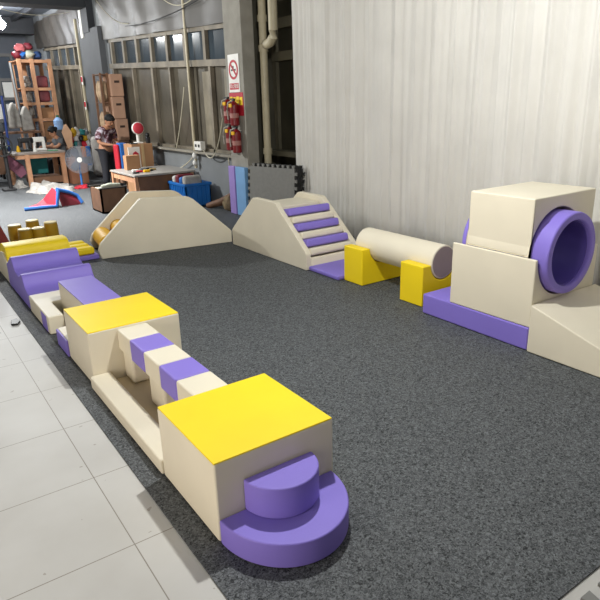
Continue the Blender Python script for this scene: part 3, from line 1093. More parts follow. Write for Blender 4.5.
TANB = mat('tan_bag', 'B59A7C', 0.7, 0.3, 9)
names = ['far left', 'middle', 'near right']
for zi, z in enumerate((1.2, 1.88)):
    for k in range(3):
        b_ = NB()
        ball(b_, (4.62, 14.61 + 0.165 * (2 - k), z + 0.245), 0.085, 3, 1.0, 0.95, 2.8, 0.08)
        tag(obj('stuffed_bag', b_, TANB), names[k] + ' tan bag on the ' + ('upper' if zi else 'middle') + ' shelf of the open brown rack', 'bag', 'tan bags on the open rack')

# clutter heap below far window: bottles and bundles on a bench
t = thing('bench', 'long low bench below the far window carrying a heap of bundles', 'bench', (4.55, 17.0, 0))
obj('bench_top', B(4.15, 4.85, 16.6, 17.6, 0.72, 0.76), WOODD, t)
for (x, y) in ((4.2, 16.65), (4.8, 16.65), (4.2, 17.55), (4.8, 17.55)):
    obj('leg', B(x - 0.03, x + 0.03, y - 0.03, y + 0.03, 0.003, 0.72), WOODD, t)
rn = random.Random(5)
heap = [('white', WCLOTH), ('black', BLACK), ('red', RED), ('teal', TEAL), ('ochre', OLIVEY), ('pale', mat('pale_cloth', 'B9B6B4', 0.8)), ('grey', STEEL)]
pos = [(4.24, 0.13), (4.36, 0.15), (4.48, 0.13), (4.60, 0.15), (4.72, 0.14), (4.80, 0.12)]
seen = {}
for row in range(3):
    for k, (x, r) in enumerate(pos[:6 - row]):
        nm, m_ = heap[(k * 3 + row * 2) % len(heap)]
        key = (nm, row)
        rowname = ['bottom', 'middle', 'top'][row]
        side_ = seen.get(key, 0)
        seen[key] = side_ + 1
        b_ = NB()
        ball(b_, (x + 0.05 * row + rn.uniform(-.02, .02), 16.85 + 0.05 * (k % 2), 0.83 + 0.16 * row), r * 0.8, 2, rn.uniform(0.6, 1.0), 1.0, rn.uniform(0.75, 1.25), 0.22)
        lab = nm + ' bundle in the ' + rowname + ' layer of the heap under the far window'
        if side_:
            lab = nm + ' bundle further right in the ' + rowname + ' layer of the heap under the far window'
        tag(obj('cloth_bundle', b_, m_), lab, 'bundle', 'bundles heaped on the bench')
for k, (x, nm, m_) in enumerate([(4.20, 'brown', WOODD), (4.36, 'white', WCLOTH), (4.48, 'orange', mat('orange_cloth', 'C8702A', 0.8)), (4.60, 'blue', BLUE)]):
    b_ = NB()
    rbox(b_, x - 0.055, x + 0.055, 16.50, 16.58, 0.30, 0.80, 0.02)
    tag(obj('hanging_cloth', b_, m_), nm + ' cloth strip hanging from the front of the low bench', 'cloth', 'cloth strips hanging from the bench')
b_ = NB()
rbox(b_, 4.66, 4.98, 16.2, 16.5, 0.003, 1.05, 0.10)
tag(obj('sack', b_, mat('pale_sack', 'B4B0AA', 0.8, 0.2, 6, 0.3, 10)), 'tall pale sack standing beside the bench, left of the man', 'sack')
# water jug and peach sheet
t = thing('water_jug', 'pale blue water jug on the far shelf edge beside wooden rack', 'jug', (4.25, 17.5, 1.2))
b_ = NB()
lathe(b_, [(0.11, 0), (0.125, 0.02), (0.125, 0.10), (0.118, 0.115), (0.125, 0.13), (0.125, 0.24), (0.06, 0.31), (0.035, 0.33)], Matrix.Translation((4.25, 17.8, 1.212)), 24)
obj('jug_body', b_, mat('pale_blue_plastic', '8FB0DC', 0.25), t)
b_ = NB()
lathe(b_, [(0.04, 0), (0.04, 0.05)], Matrix.Translation((4.25, 17.8, 1.542)), 16)
obj('cap', b_, mat('green_cap', '2E6E58', 0.4), t)
t = thing('side_cabinet', 'grey cabinet under the pale blue water jug', 'cabinet', (4.25, 17.5, 0))
obj('cabinet_body', B(4.1, 4.4, 17.65, 17.95, 0.003, 1.21, 0.006), CONCD, t)
b_ = prism(NB(), [(4.02, 1.18), (4.10, 1.36), (4.16, 1.38), (4.27, 1.16), (4.24, 0.765), (4.12, 0.765)], 'Y', 16.62, 16.64, 0.002)
tag(obj('pattern_sheet', b_, mat('peach_card', 'D9AE8C', 0.8)), 'peach card pattern leaning before the water jug', 'pattern sheet')

# tall wooden shelf
SH = (3.62, 4.55, 19.2, 20.3)
t = thing('storage_rack', 'tall raw-wood storage rack packed with goods before the far window', 'rack', (4.08, 19.7, 0))
for (x, y) in ((3.76, 19.2), (4.10, 19.2), (4.58, 19.2), (3.76, 20.3), (4.10, 20.3), (4.58, 20.3)):
    obj('post', B(x - 0.05, x + 0.05, y - 0.05, y + 0.05, 0.003, 3.12), WOOD, t)
for z in (0.9, 1.5, 1.95, 2.35, 3.1):
    b_ = NB()
    rbox(b_, 3.72, 4.63, 19.16, 19.24, z - 0.08, z)
    rbox(b_, 3.72, 4.63, 20.26, 20.34, z - 0.08, z)
    rbox(b_, 3.72, 4.63, 19.2, 20.3, z - 0.03, z)
    obj('shelf', b_, WOOD, t)
DPINK = mat('dusty_pink_bag', '8C4A52', 0.6, 0.25, 8)
for z, nm in ((2.35, 'upper'), (1.95, 'lower')):
    b_ = NB()
    rbox(b_, 4.18, 4.51, 19.3, 19.9, z + 0.002, z + 0.33, 0.08)
    tag(obj('stuffed_bag', b_, DPINK), 'dusty pink stuffed bag, ' + nm + ' of two on the wooden rack', 'bag', 'pink bags on the wooden rack')
for z, nm in ((2.35, 'top'), (1.95, 'second'), (1.5, 'third')):
    b_ = NB()
    ball(b_, (3.93, 19.5, z + 0.17), 0.16, 3, 0.7, 1.2, 1.0, 0.2)
    tag(obj('plastic_bag', b_, WCLOTH), 'white plastic bag at the left of the ' + nm + ' filled rack level', 'bag', 'white bags on the wooden rack')
b_ = NB()
rbox(b_, 4.165, 4.52, 19.25, 19.9, 1.502, 1.80, 0.008)
tag(obj('carton', b_, CARD), 'upper brown carton on the wooden rack above the other', 'box', 'cartons on the wooden rack')
b_ = NB()
rbox(b_, 4.165, 4.52, 19.25, 19.9, 0.902, 1.40, 0.008)
tag(obj('carton', b_, CARD), 'larger lower brown carton on the wooden rack', 'box', 'cartons on the wooden rack')
for k, (x, z, r, nm, m_) in enumerate([(3.84, 3.25, 0.13, 'dark red', DRED), (3.99, 3.25, 0.14, 'blue', BLUE), (4.13, 3.27, 0.16, 'pale green', mat('pale_green_cloth', 'B9C2B0', 0.8, 0.2)), (4.36, 3.24, 0.13, 'navy', mat('navy_cloth', '24406E', 0.8)), (3.95, 3.42, 0.15, 'dusty red', mat('dusty_red_cloth', '9A4C50', 0.8)), (4.15, 3.47, 0.12, 'maroon', DRED)]):
    b_ = NB()
    ball(b_, (x, 19.6, z), r, 2, 1.2, 1.3, 0.85, 0.2)
    tag(obj('cloth_bundle', b_, m_), nm + ' cloth bundle piled on top of the wooden rack', 'bundle', 'bundles on top of the wooden rack')
# white bags hanging left of the rack
for k, (x, z0, z1, nm) in enumerate([(3.20, 1.28, 1.95, 'left'), (3.50, 1.2, 1.85, 'right')]):
    b_ = NB()
    prism(b_, [(x - 0.16, z0), (x + 0.16, z0 + 0.02), (x + 0.13, z1 - 0.25), (x + 0.03, z1), (x - 0.04, z1), (x - 0.13, z1 - 0.2)], 'Y', 17.95, 18.2, 0.05)
    tag(obj('plastic_bag', b_, WCLOTH), nm + ' of two white plastic bags standing on the dark back bench', 'bag', 'white bags on the back bench')
t = thing('bench', 'dark back bench under the two white plastic bags', 'bench', (3.3, 18.1, 0))
obj('bench_top', B(2.6, 3.8, 17.8, 18.4, 1.15, 1.2), WOODD, t)
for (x, y) in ((2.66, 17.85), (3.74, 17.85), (2.66, 18.35), (3.74, 18.35)):
    obj('leg', B(x - 0.03, x + 0.03, y - 0.03, y + 0.03, 0.003, 1.15), BLACK, t)
b_ = NB()
tube(b_, [(2.66, 16.5, 0.0), (2.72, 16.5, 2.1)], 0.03)
tag(obj('pole', b_, mat('blue_paint', '223E86', 0.4)), 'thin blue pole standing at the far left', 'pole')
b_ = NB()
tube(b_, [(3.58, 18.9, 0.0), (3.48, 18.9, 3.0)], 0.04)
tag(obj('pole', b_, STEEL), 'leaning grey steel pole left of the wooden rack', 'pole')

# sewing table
t = thing('sewing_table', 'raw-wood sewing table with the seated woman behind it', 'table', (3.1, 15.9, 0))
obj('table_top', B(2.55, 3.74, 15.4, 16.3, 0.755, 0.80, 0.005), mat('table_grey_top', '8A7F76', 0.5, 0.15, 4), t)
obj('apron', B(2.60, 3.70, 15.43, 15.47, 0.66, 0.755), WOOD, t, smooth=False)
obj('apron', B(2.60, 3.70, 16.22, 16.26, 0.66, 0.755), WOOD, t, smooth=False)
for (x, y) in ((2.86, 15.45), (3.66, 15.45), (2.62, 16.24), (3.66, 16.24)):
    obj('leg', B(x - 0.05, x + 0.05, y - 0.05, y + 0.05, 0.003, 0.755), WOOD, t)
obj('low_shelf', B(2.9, 3.62, 15.5, 16.2, 0.05, 0.20, 0.005), WOODD, t)
b_ = NB()
rbox(b_, 2.98, 3.40, 15.9, 15.98, 0.25, 0.752, 0.03)
tag(obj('hanging_cloth', b_, TEAL), 'teal cloth hanging below the sewing table', 'cloth')
b_ = NB()
prism(b_, [(2.50, 0.78), (2.80, 0.50), (2.86, 0.30), (2.70, 0.20), (2.48, 0.45)], 'Y', 15.7, 15.8, 0.02)
tag(obj('hanging_cloth', b_, mat('mauve_cloth', '7A4A5C', 0.8)), 'mauve cloth drooping at the left of the sewing table', 'cloth')
t = thing('side_panel_chest', 'plain brown board chest standing right of the sewing table', 'chest', (3.95, 15.4, 0))
obj('chest_body', B(3.76, 4.16, 15.2, 15.6, 0.003, 0.62, 0.006), mat('brown_board', '86583E', 0.7, 0.1), t)


def sewing_machine(x, y, z, s, mm, label):
    t = thing('sewing_machine', label, 'sewing machine', (x, y, z), 'sewing machines on the tables')
    b_ = NB()
    rbox(b_, x - 0.2 * s, x + 0.2 * s, y - 0.08, y + 0.08, z + 0.001, z + 0.05, 0.01)
    obj('bed', b_, mm, t)
    b_ = NB()
    rbox(b_, x + 0.10 * s, x + 0.19 * s, y - 0.06, y + 0.06, z + 0.05, z + 0.24, 0.02)
    rbox(b_, x - 0.19 * s, x + 0.19 * s, y - 0.05, y + 0.05, z + 0.20, z + 0.32, 0.03)
    rbox(b_, x - 0.19 * s, x - 0.10 * s, y - 0.045, y + 0.045, z + 0.10, z + 0.30, 0.02)
    arm = obj('arm', b_, mm, t)
    b_ = NB()
    lathe(b_, [(0.06, 0), (0.075, 0.01), (0.075, 0.03), (0.06, 0.04)], Matrix.Translation((x + 0.19 * s, y, z + 0.25)) @ Matrix.Rotation(PI / 2, 4, 'Y'), 20)
    obj('hand_wheel', b_, BLACK, arm)
    b_ = NB()
    tube(b_, [(x - 0.14 * s, y, z + 0.05), (x - 0.14 * s, y, z + 0.12)], 0.008)
    obj('needle_bar', b_, STEEL, arm)
    return t


sewing_machine(3.30, 16.05, 0.80, 0.75, WHITE, 'white sewing machine on the sewing table in front of the woman')
sewing_machine(2.98, 16.05, 0.80, 0.80, BLACK, 'black sewing machine on the sewing table, left of the white one')
sewing_machine(2.48, 17.0, 0.90, 0.8, WHITE, 'white sewing machine on the dark-legged table at the far left')
t = thing('sewing_table', 'dark-legged sewing table at the far left edge', 'table', (2.2, 16.6, 0))
obj('table_top', B(1.5, 2.75, 16.5, 17.4, 0.855, 0.90, 0.005), mat('table_teal_top', '5E7C7E', 0.5), t)
for (x, y) in ((1.55, 16.55), (2.68, 16.55), (1.55, 17.35), (2.68, 17.35)):
    obj('leg', B(x - 0.04, x + 0.04, y - 0.04, y + 0.04, 0.003, 0.855), BLACK, t)
obj('front_board', B(2.2, 2.6, 16.52, 16.56, 0.25, 0.85), WOODD, t)
b_ = NB()
ball(b_, (2.42, 16.66, 0.98), 0.08, 2, 1, 1, 1, 0.05)
tag(obj('thread_cone', b_, YELLOWD), 'yellow thread cone on the dark-legged table', 'thread')
b_ = NB()
rbox(b_, 3.40, 3.62, 15.55, 15.75, 0.801, 0.815, 0.004)
tag(obj('cloth_piece', b_, mat('green_cloth', '2E8A5A', 0.7)), 'green cloth piece under the hands of the seated woman', 'cloth')

# thread cones on the tables
for x, y, z, nm, m_ in [(2.62, 16.72, 0.901, 'white', WHITE), (2.28, 16.70, 0.901, 'red', RED), (3.10, 15.62, 0.801, 'white', WHITE), (2.78, 15.9, 0.801, 'yellow', YELLOWD)]:
    b_ = NB()
    lathe(b_, [(0.045, 0), (0.05, 0.01), (0.025, 0.13), (0.01, 0.15)], Matrix.Translation((x, y, z)), 14)
    tag(obj('thread_cone', b_, m_), nm + ' thread cone on the ' + ('dark-legged table, small and pointed' if y > 16.5 else 'raw-wood sewing table'), 'thread', 'thread cones on the tables')
# black machine stand with hand wheel at the far left
t = thing('machine_stand', 'black iron machine stand with spoked wheel at the far left edge', 'machine', (2.33, 15.2, 0))
b_ = NB()
tube(b_, [(2.36, 15.2, 0.003), (2.36, 15.2, 1.32)], 0.045, 10)
rbox(b_, 2.18, 2.46, 15.05, 15.35, 0.003, 0.05, 0.01)
obj('post', b_, BLACK, t)
b_ = NB()
lathe(b_, [(0.20, 0.0), (0.235, 0.0), (0.235, 0.035), (0.20, 0.035)], Matrix.Translation((2.31, 15.14, 1.0)) @ Matrix.Rotation(PI / 2, 4, 'X'), 28, True)
for k in range(3):
    a = PI * k / 3
    tube(b_, [(2.31 + 0.21 * math.cos(a), 15.12, 1.0 + 0.21 * math.sin(a)), (2.31 - 0.21 * math.cos(a), 15.12, 1.0 - 0.21 * math.sin(a))], 0.014, 6)
obj('wheel', b_, BLACK, t)
b_ = NB()
rbox(b_, 2.14, 2.44, 15.1, 15.3, 1.30, 1.48, 0.04)
obj('machine_head', b_, mat('dark_machine_paint', '33363A', 0.4), t)
# pedestal fan
fx, fy, fz = 3.78, 14.4, 0.64
t = thing('pedestal_fan', 'grey pedestal fan with round wire cage on blue pole', 'fan', (fx, fy, 0))
FW = Matrix.Translation((fx, fy, fz)) @ Matrix.Rotation(math.radians(-12), 4, 'Z') @ Matrix.Rotation(PI / 2, 4, 'X')
b_ = NB()
lathe(b_, [(0.15, 0.0), (0.16, 0.01), (0.16, 0.03), (0.0, 0.035)], Matrix.Translation((fx, fy, 0.004)), 28)
obj('base', b_, BLACK, t)
b_ = NB()
tube(b_, [(fx, fy + 0.06, 0.03), (fx, fy + 0.06, 0.62)], 0.025, 12)
obj('pole', b_, mat('fan_blue', '2F6EB0', 0.4), t)
b_ = NB()
lathe(b_, [(0.0, -0.10), (0.07, -0.10), (0.08, -0.05), (0.08, 0.0)], FW, 20)
obj('motor', b_, mat('fan_grey', '5A5E66', 0.5), t)
b_ = NB()
q = NB()
for k in range(1, 9):
    rr = 0.06 + 0.245 * k / 8
    hh = 0.075 * math.cos(k / 8 * PI / 2)
    lathe(q, [(rr - 0.004, hh - 0.004), (rr + 0.004, hh - 0.004), (rr + 0.004, hh + 0.004), (rr - 0.004, hh + 0.004)], Matrix.Identity(4), 40, True)
for k in range(28):
    a = 2 * PI * k / 28
    tube(q, [(math.cos(a) * rr2, math.sin(a) * rr2, hh2) for rr2, hh2 in ((0.06, 0.075), (0.15, 0.068), (0.23, 0.04), (0.305, 0.0), (0.20, -0.05), (0.07, -0.06))], 0.003, 4)
merge(b_, q, FW)
cage = obj('cage', b_, mat('cage_wire', '8C9098', 0.4), t)
b_ = NB()
lathe(b_, [(0.0, 0.078), (0.055, 0.078), (0.06, 0.07), (0.055, 0.06)], FW, 24)
obj('hub_badge', b_, WHITE, cage, label='white hub disc')
for k in range(3):
    q = NB()
    pts = [(0.04, -0.03), (0.14, -0.10), (0.25, -0.11), (0.285, 0.0), (0.24, 0.07), (0.12, 0.05), (0.04, 0.03)]
    prism(q, pts, 'Z', -0.004, 0.004)
    b_ = NB()
    merge(b_, q, FW @ Matrix.Rotation(2 * PI * k / 3, 4, 'Z') @ Matrix.Rotation(0.25, 4, 'X'))
    obj('blade', b_, mat('fan_blade_grey', '4E545E', 0.35), t)

# cloths on the floor


def crumple(name, outline, h, m, label, cat, seed, thick=0.02):
    rnd = random.Random(seed)
    bm = NB()
    xs = [p[0] for p in outline]
    ys = [p[1] for p in outline]
    n = 26
    x0, x1, y0, y1 = min(xs), max(xs), min(ys), max(ys)

    def inside(x, y):
        c = False
        j = len(outline) - 1
        for i in range(len(outline)):
            xi, yi = outline[i]
            xj, yj = outline[j]
            if (yi > y) != (yj > y) and x < (xj - xi) * (y - yi) / (yj - yi + 1e-9) + xi:
                c = not c
            j = i
        return c
    ph = [rnd.uniform(0, 6.28) for _ in range(6)]
    vs = {}

    def V(i, j):
        if (i, j) not in vs:
            x = x0 + (x1 - x0) * i / n
            y = y0 + (y1 - y0) * j / n
            z = h * (0.35 + 0.35 * math.sin(9 * x + ph[0] + 3 * math.sin(4 * y + ph[1])) + 0.3 * math.sin(7 * y + ph[2] + 2 * math.sin(6 * x + ph[3])))
            vs[(i, j)] = bm.verts.new((x + 0.02 * rnd.uniform(-1, 1), y + 0.02 * rnd.uniform(-1, 1), max(0.003, z) + thick))
        return vs[(i, j)]
    for i in range(n):
        for j in range(n):
            cx, cy = x0 + (x1 - x0) * (i + .5) / n, y0 + (y1 - y0) * (j + .5) / n
            if inside(cx, cy):
                bm.faces.new((V(i, j), V(i + 1, j), V(i + 1, j + 1), V(i, j + 1)))
    bound = [v for v in bm.verts if v.is_boundary]
    for v in bound:
        v.co.z = thick * 0.5 + 0.003
    r = bmesh.ops.extrude_face_region(bm, geom=list(bm.faces))
    for v in r['geom']:
        if isinstance(v, bmesh.types.BMVert):
            v.co.z = 0.003
    o = obj(name, bm, m, ang=60)
    return tag(o, label, cat) if label else o


crumple('crumpled_cloth', [(2.55, 14.5), (2.75, 15.0), (3.1, 15.3), (3.5, 15.15), (3.62, 14.6), (3.45, 13.9), (3.05, 13.7), (2.7, 14.0)], 0.16, WCLOTH, 'crumpled white cloth heap on the floor before the sewing table', 'cloth', 3)
crumple('crumpled_cloth', [(3.55, 14.35), (3.72, 14.62), (3.9, 14.45), (3.82, 14.2), (3.62, 14.15)], 0.05, RED, 'small red cloth at the foot of the pedestal fan', 'cloth', 4)
crumple('crumpled_cloth', [(2.55, 15.35), (2.5, 15.8), (2.72, 16.0), (2.8, 15.5)], 0.14, WCLOTH, 'small white cloth by the left leg of sewing table', 'cloth', 8)
# red and blue cover: an open tent shape lying on the carpet
t = thing('fabric_cover', 'red and blue fabric cover dropped on the carpet behind the slide', 'fabric', (2.5, 12.0, 0))


def sheet(pts3, faces, thick=0.012):
    bm = NB()
    vs = [bm.verts.new(p) for p in pts3]
    for f in faces:
        bm.faces.new([vs[i] for i in f])
    r = bmesh.ops.extrude_face_region(bm, geom=list(bm.faces))
    for v in r['geom']:
        if isinstance(v, bmesh.types.BMVert):
            v.co += Vector((0.004, 0.008, thick))
    return bm


obj('red_face', sheet([(2.05, 11.95, 0.03), (2.42, 12.0, 0.06), (2.58, 12.05, 0.34), (2.62, 11.9, 0.30), (2.55, 11.75, 0.05), (2.30, 12.2, 0.04), (2.45, 12.35, 0.10)], [(0, 1, 4), (1, 2, 3, 4), (0, 5, 1), (5, 6, 1), (6, 2, 1)]), RED, t, smooth=False)
obj('dark_inside', sheet([(2.62, 11.9, 0.31), (2.66, 11.82, 0.01), (3.02, 11.86, 0.01), (2.98, 11.95, 0.16)], [(0, 1, 2, 3)]), DRED, t, smooth=False)
b_ = NB()
tube(b_, [(2.0, 11.86, 0.03), (2.3, 11.82, 0.035), (2.56, 11.76, 0.04), (2.64, 11.84, 0.33)], 0.035, 8)
tube(b_, [(2.62, 11.9, 0.33), (2.85, 11.95, 0.25), (3.0, 11.95, 0.17), (3.06, 11.88, 0.03)], 0.035, 8)
obj('blue_piping', b_, BLUE, t, label='blue padded edging')

# yellow foam stools in the middle distance, backlit shade painted into their bodies
for k, (x, y, h, nm) in enumerate([(1.44, 8.80, 0.225, 'front left'), (1.62, 8.82, 0.215, 'front middle'), (1.82, 8.95, 0.25, 'right'), (1.37, 9.12, 0.24, 'left rear'), (1.66, 9.40, 0.23, 'rear')]):
    t = thing('foam_stool', nm + ' shade-toned yellow foam post in the cluster behind the wave blocks', 'foam stool', (x, y, 0), 'shade-toned yellow foam posts')
    b_ = NB()
    lathe(b_, [(0.082, 0.0), (0.092, 0.01), (0.095, h * 0.5), (0.09, h - 0.03), (0.076, h - 0.012)], Matrix.Translation((x, y, 0.003)), 28)
    obj('post_body', b_, OLIVEY, t)
    b_ = NB()
    lathe(b_, [(0.089, h - 0.016), (0.089, h - 0.008), (0.082, h), (0.0, h + 0.001)], Matrix.Translation((x, y, 0.003)), 28)
    obj('post_top', b_, mat('painted_top_highlight', 'C9B880', 0.3), t, label='paler top with painted highlight')  # lamp highlight put into the paler colour of the top
b_ = NB()
prism(b_, [(0.65, 5.46), (0.70, 5.44), (0.735, 5.51), (0.72, 5.60), (0.67, 5.57)], 'Z', -0.007, 0.012, 0.004)
tag(obj('vinyl_scrap', b_, BLACK), 'small black scrap lying on the pale tiles left of the row', 'scrap')
# red wedge at far left edge
tag(obj('foam_wedge', prism(NB(), [(0.45, 0.003), (0.55, 0.75), (0.96, 0.75), (1.17, 0.08), (1.17, 0.003)], 'Y', 8.1, 8.5, 0.012), DRED), 'dark red foam wedge at the left edge beside the yellow ridges', 'play block')

# wall services ----------------------------------------------------------
b_ = NB()
tube(b_, [(4.98, 10.70, 0.62), (4.98, 10.70, 4.4)], 0.028, 10)
tag(obj('conduit_pipe', b_, PIPE), 'beige conduit pipe running up in front of the large window', 'pipe')
t = thing('socket_box', 'white socket box below the sill beside the conduit pipe', 'socket', (4.97, 10.42, 1.0))
obj('box', B(4.90, 5.0, 10.27, 10.55, 0.97, 1.13, 0.012), WHITE, t)
b_ = NB()
rbox(b_, 4.893, 4.901, 10.31, 10.37, 1.03, 1.08)
rbox(b_, 4.893, 4.901, 10.44, 10.50, 1.03, 1.08)
obj('outlets', b_, BLACK, t)
b_ = NB()
ball(b_, (4.95, 10.66, 0.86), 0.05, 2, 1, 1, 1.3)
ball(b_, (4.95, 10.68, 0.72), 0.045, 2, 1, 1, 1.2)
tag(obj('cable_joint', b_, WHITE), 'white taped cable joint hanging under the socket box', 'cable')


def catenary(a, b, sag, n=14):
    a, b = Vector(a), Vector(b)
    return [a.lerp(b, i / n) - Vector((0, 0, sag * 4 * (i / n) * (1 - i / n))) for i in range(n + 1)]


for a, b2, s, lab in [((4.96, 13.6, 0.95), (4.96, 10.7, 0.86), 0.42, 'long pale cable sagging below the sill, left of the socket box'),
                      ((4.97, 11.6, 0.9), (4.98, 10.95, 2.1), 0.1, 'pale cable rising up the window beside the conduit pipe'),
                      ((4.96, 10.3, 1.0), (4.80, 9.12, 1.6), 0.38, 'pale cable looping from the socket box to the extinguishers'),
                      ((4.97, 9.35, 0.92), (4.9, 9.1, 0.45), 0.1, 'short pale cable hanging beside the lilac foam board')]:
    b_ = NB()
    tube(b_, catenary(a, b2, s), 0.011, 6)
    tag(obj('cable', b_, CABLE), lab, 'cable')
for a, b2, s, lab in [((4.93, 15.4, 4.2), (4.93, 13.4, 3.45), 0.15, 'white cable slanting down the shiny panel, far end'),
                      ((4.93, 13.6, 3.42), (4.93, 9.1, 3.55), 0.12, 'dark cable strung along the bottom of the shiny panel'),
                      ((4.93, 12.0, 4.0), (4.93, 10.2, 3.5), 0.22, 'white cable drooping across the shiny panel, near end'),
                      ((2.4, 17.0, 4.35), (4.85, 17.4, 4.15), 0.22, 'pale cable slung below the ceiling by the far lamp')]:
    b_ = NB()
    tube(b_, catenary(a, b2, s), 0.008, 6)
    tag(obj('cable', b_, CABLE if 'dark' not in lab else BLACK), lab, 'cable')
b_ = NB()
rbox(b_, 4.86, 4.92, 16.55, 16.72, 3.45, 4.25, 0.02)
tag(obj('tube_lamp', b_, WHITE), 'white lamp housing upright on the dark pier', 'lamp')
b_ = NB()
tube(b_, [(4.88, 17.12, 0.0), (4.88, 17.12, 3.95)], 0.04, 10)
tag(obj('conduit_pipe', b_, PIPE), 'pale pipe running up the left side of the dark pier', 'pipe')
for z, nm in ((2.35, 'upper'), (1.72, 'lower')):
    t = thing('notice', nm + ' red and white notice on the pale pipe of the dark pier', 'notice', (4.84, 17.05, z), 'notices on the dark pier')
    obj('sheet', B(4.835, 4.842, 16.98, 17.12, z, z + 0.22), WHITE, t)
    obj('red_block', B(4.832, 4.836, 16.99, 17.11, z + 0.07, z + 0.2), RED, t)

# hanging bulb, lit
t = thing('hanging_bulb', 'bright lit bulb hanging from the ceiling at the far left', 'lamp', (3.6, 20.0, 4.05))
b_ = NB()
ball(b_, (3.6, 20.0, 4.08), 0.13, 3)
obj('bulb', b_, mat('lit_bulb', 'F4F8FF', 0.3, 0.0, emit=220.0), t)
b_ = NB()
tube(b_, [(3.6, 20.0, 4.19), (3.6, 20.0, 4.32)], 0.05, 12)
tube(b_, [(3.6, 20.0, 4.3), (3.6, 20.0, 4.6)], 0.01, 6)
obj('holder', b_, WHITE, t)

# ================================================================== PEOPLE


def skin_mesh(name, verts, edges, radii, m, root=0, levels=2, extra=None):
    me = bpy.data.meshes.new(name)
    me.from_pydata(verts, edges, [])
    o = bpy.data.objects.new(name, me)
    COL.objects.link(o)
    sk = o.modifiers.new('skin', 'SKIN')
    sk.use_smooth_shade = True
    for i, v in enumerate(me.skin_vertices[0].data):
        r = radii[i]
        v.radius = (r, r) if not isinstance(r, tuple) else r
        v.use_root = (i == root)
    sb = o.modifiers.new('sub', 'SUBSURF')
    sb.levels = levels
    sb.render_levels = levels
    dg = bpy.context.evaluated_depsgraph_get()
    nm = bpy.data.meshes.new_from_object(o.evaluated_get(dg))
    bpy.data.objects.remove(o)
    bm = NB()
    bm.from_mesh(nm)
    bpy.data.meshes.remove(nm)
    return bm


def chain(verts, edges, radii, start, pts):
    """append a chain of (point, radius) hanging from vertex index start"""
    prev = start
    for p, r in pts:
        verts.append(p)
        radii.append(r)
        edges.append((prev, len(verts) - 1))
        prev = len(verts) - 1
    return prev


def hand(bm, wrist, palm_dir, side_dir, curl_dir, s=1.0):
    w_, d, sd, c = Vector(wrist), Vector(palm_dir).normalized(), Vector(side_dir).normalized(), Vector(curl_dir).normalized()
    vs, es, rs = [w_], [], [0.022 * s]
    chain(vs, es, rs, 0, [(w_ + d * 0.045 * s, 0.030 * s), (w_ + d * 0.085 * s, 0.030 * s)])
    h = skin_mesh('h', [tuple(v) for v in vs], es, rs, None, 0, 1)
    merge(bm, h)
    for k, L in enumerate((0.062, 0.075, 0.070, 0.055)):
        o = (k - 1.5) * 0.018 * s
        b0 = w_ + d * 0.075 * s + sd * o
        p1 = b0 + d * L * 0.5 * s + c * 0.012 * s
        p2 = p1 + d * L * 0.25 * s + c * 0.022 * s
        p3 = p2 + d * L * 0.08 * s + c * 0.024 * s
        h = skin_mesh('f', [tuple(b0), tuple(p1), tuple(p2), tuple(p3)], [(0, 1), (1, 2), (2, 3)], [0.010 * s, 0.009 * s, 0.008 * s, 0.006 * s], None, 0, 1)
        merge(bm, h)
    b0 = w_ + d * 0.03 * s - sd * 0.026 * s
    p1 = b0 - sd * 0.022 * s + d * 0.02 * s + c * 0.008 * s
    p2 = p1 + d * 0.03 * s + c * 0.012 * s
    h = skin_mesh('f', [tuple(b0), tuple(p1), tuple(p2)], [(0, 1), (1, 2)], [0.012 * s, 0.011 * s, 0.008 * s], None, 0, 1)
    merge(bm, h)


def head(bm, c, tilt, s=1.0):
    """face looks along local +x; tilt is the forward nod in radians"""
    q = NB()
    ball(q, (0, 0, 0.02), 0.1, 3, 0.95, 0.78, 1.1)
    ball(q, (0.025, 0, -0.05), 0.068, 3, 1.0, 0.85, 1.0)
    ball(q, (0.098, 0, -0.008), 0.02, 2, 1.0, 0.7, 1.3)
    ball(q, (0.085, 0, -0.058), 0.018, 2, 0.5, 1.3, 0.5)
    for sgn in (-1, 1):
        ball(q, (-0.005, 0.078 * sgn, -0.005), 0.026, 2, 0.7, 0.35, 1.1)
    mtx = Matrix.Translation(c) @ Matrix.Rotation(tilt, 4, 'Y') @ Matrix.Scale(s, 4)
    merge(bm, q, mtx)
    return mtx


def put(bm, mtx):
    bmesh.ops.transform(bm, matrix=mtx, verts=list(bm.verts))
    return bm


# --- standing man, local frame: x forward, y to his left
loc = Vector((4.30, 13.95, 0))
PM = Matrix.Translation(loc) @ Matrix.Rotation(math.radians(-60), 4, 'Z') @ Matrix.Diagonal((1.1, 1.16, 0.965, 1))
t = thing('person', 'person in dark patterned short-sleeved shirt standing with bowed head at the desk', 'person', tuple(loc))
V_, E_, R_ = [(0, 0, 0.92)], [], [0.125]
sp = chain(V_, E_, R_, 0, [((0.01, 0, 1.08), 0.12), ((0.03, 0, 1.25), 0.135), ((0.06, 0, 1.36), 0.10)])
nk = chain(V_, E_, R_, sp, [((0.10, 0, 1.42), 0.05), ((0.13, 0, 1.47), 0.05)])
for sg in (-1, 1):
    chain(V_, E_, R_, sp, [((0.05, 0.16 * sg, 1.33), 0.062), ((0.03, 0.22 * sg, 1.19), 0.05), ((0.06, 0.235 * sg, 1.06), 0.042), ((0.20, 0.14 * sg, 1.01), 0.034), ((0.29, 0.075 * sg, 1.0), 0.024)])
    chain(V_, E_, R_, 0, [((0.0, 0.10 * sg, 0.84), 0.095), ((0.02, 0.105 * sg, 0.48), 0.06), ((-0.01, 0.11 * sg, 0.10), 0.04), ((0.03, 0.11 * sg, 0.045), 0.04), ((0.13, 0.12 * sg, 0.035), 0.034)])
body = skin_mesh('body', V_, E_, R_, SKIN, 0, 2)
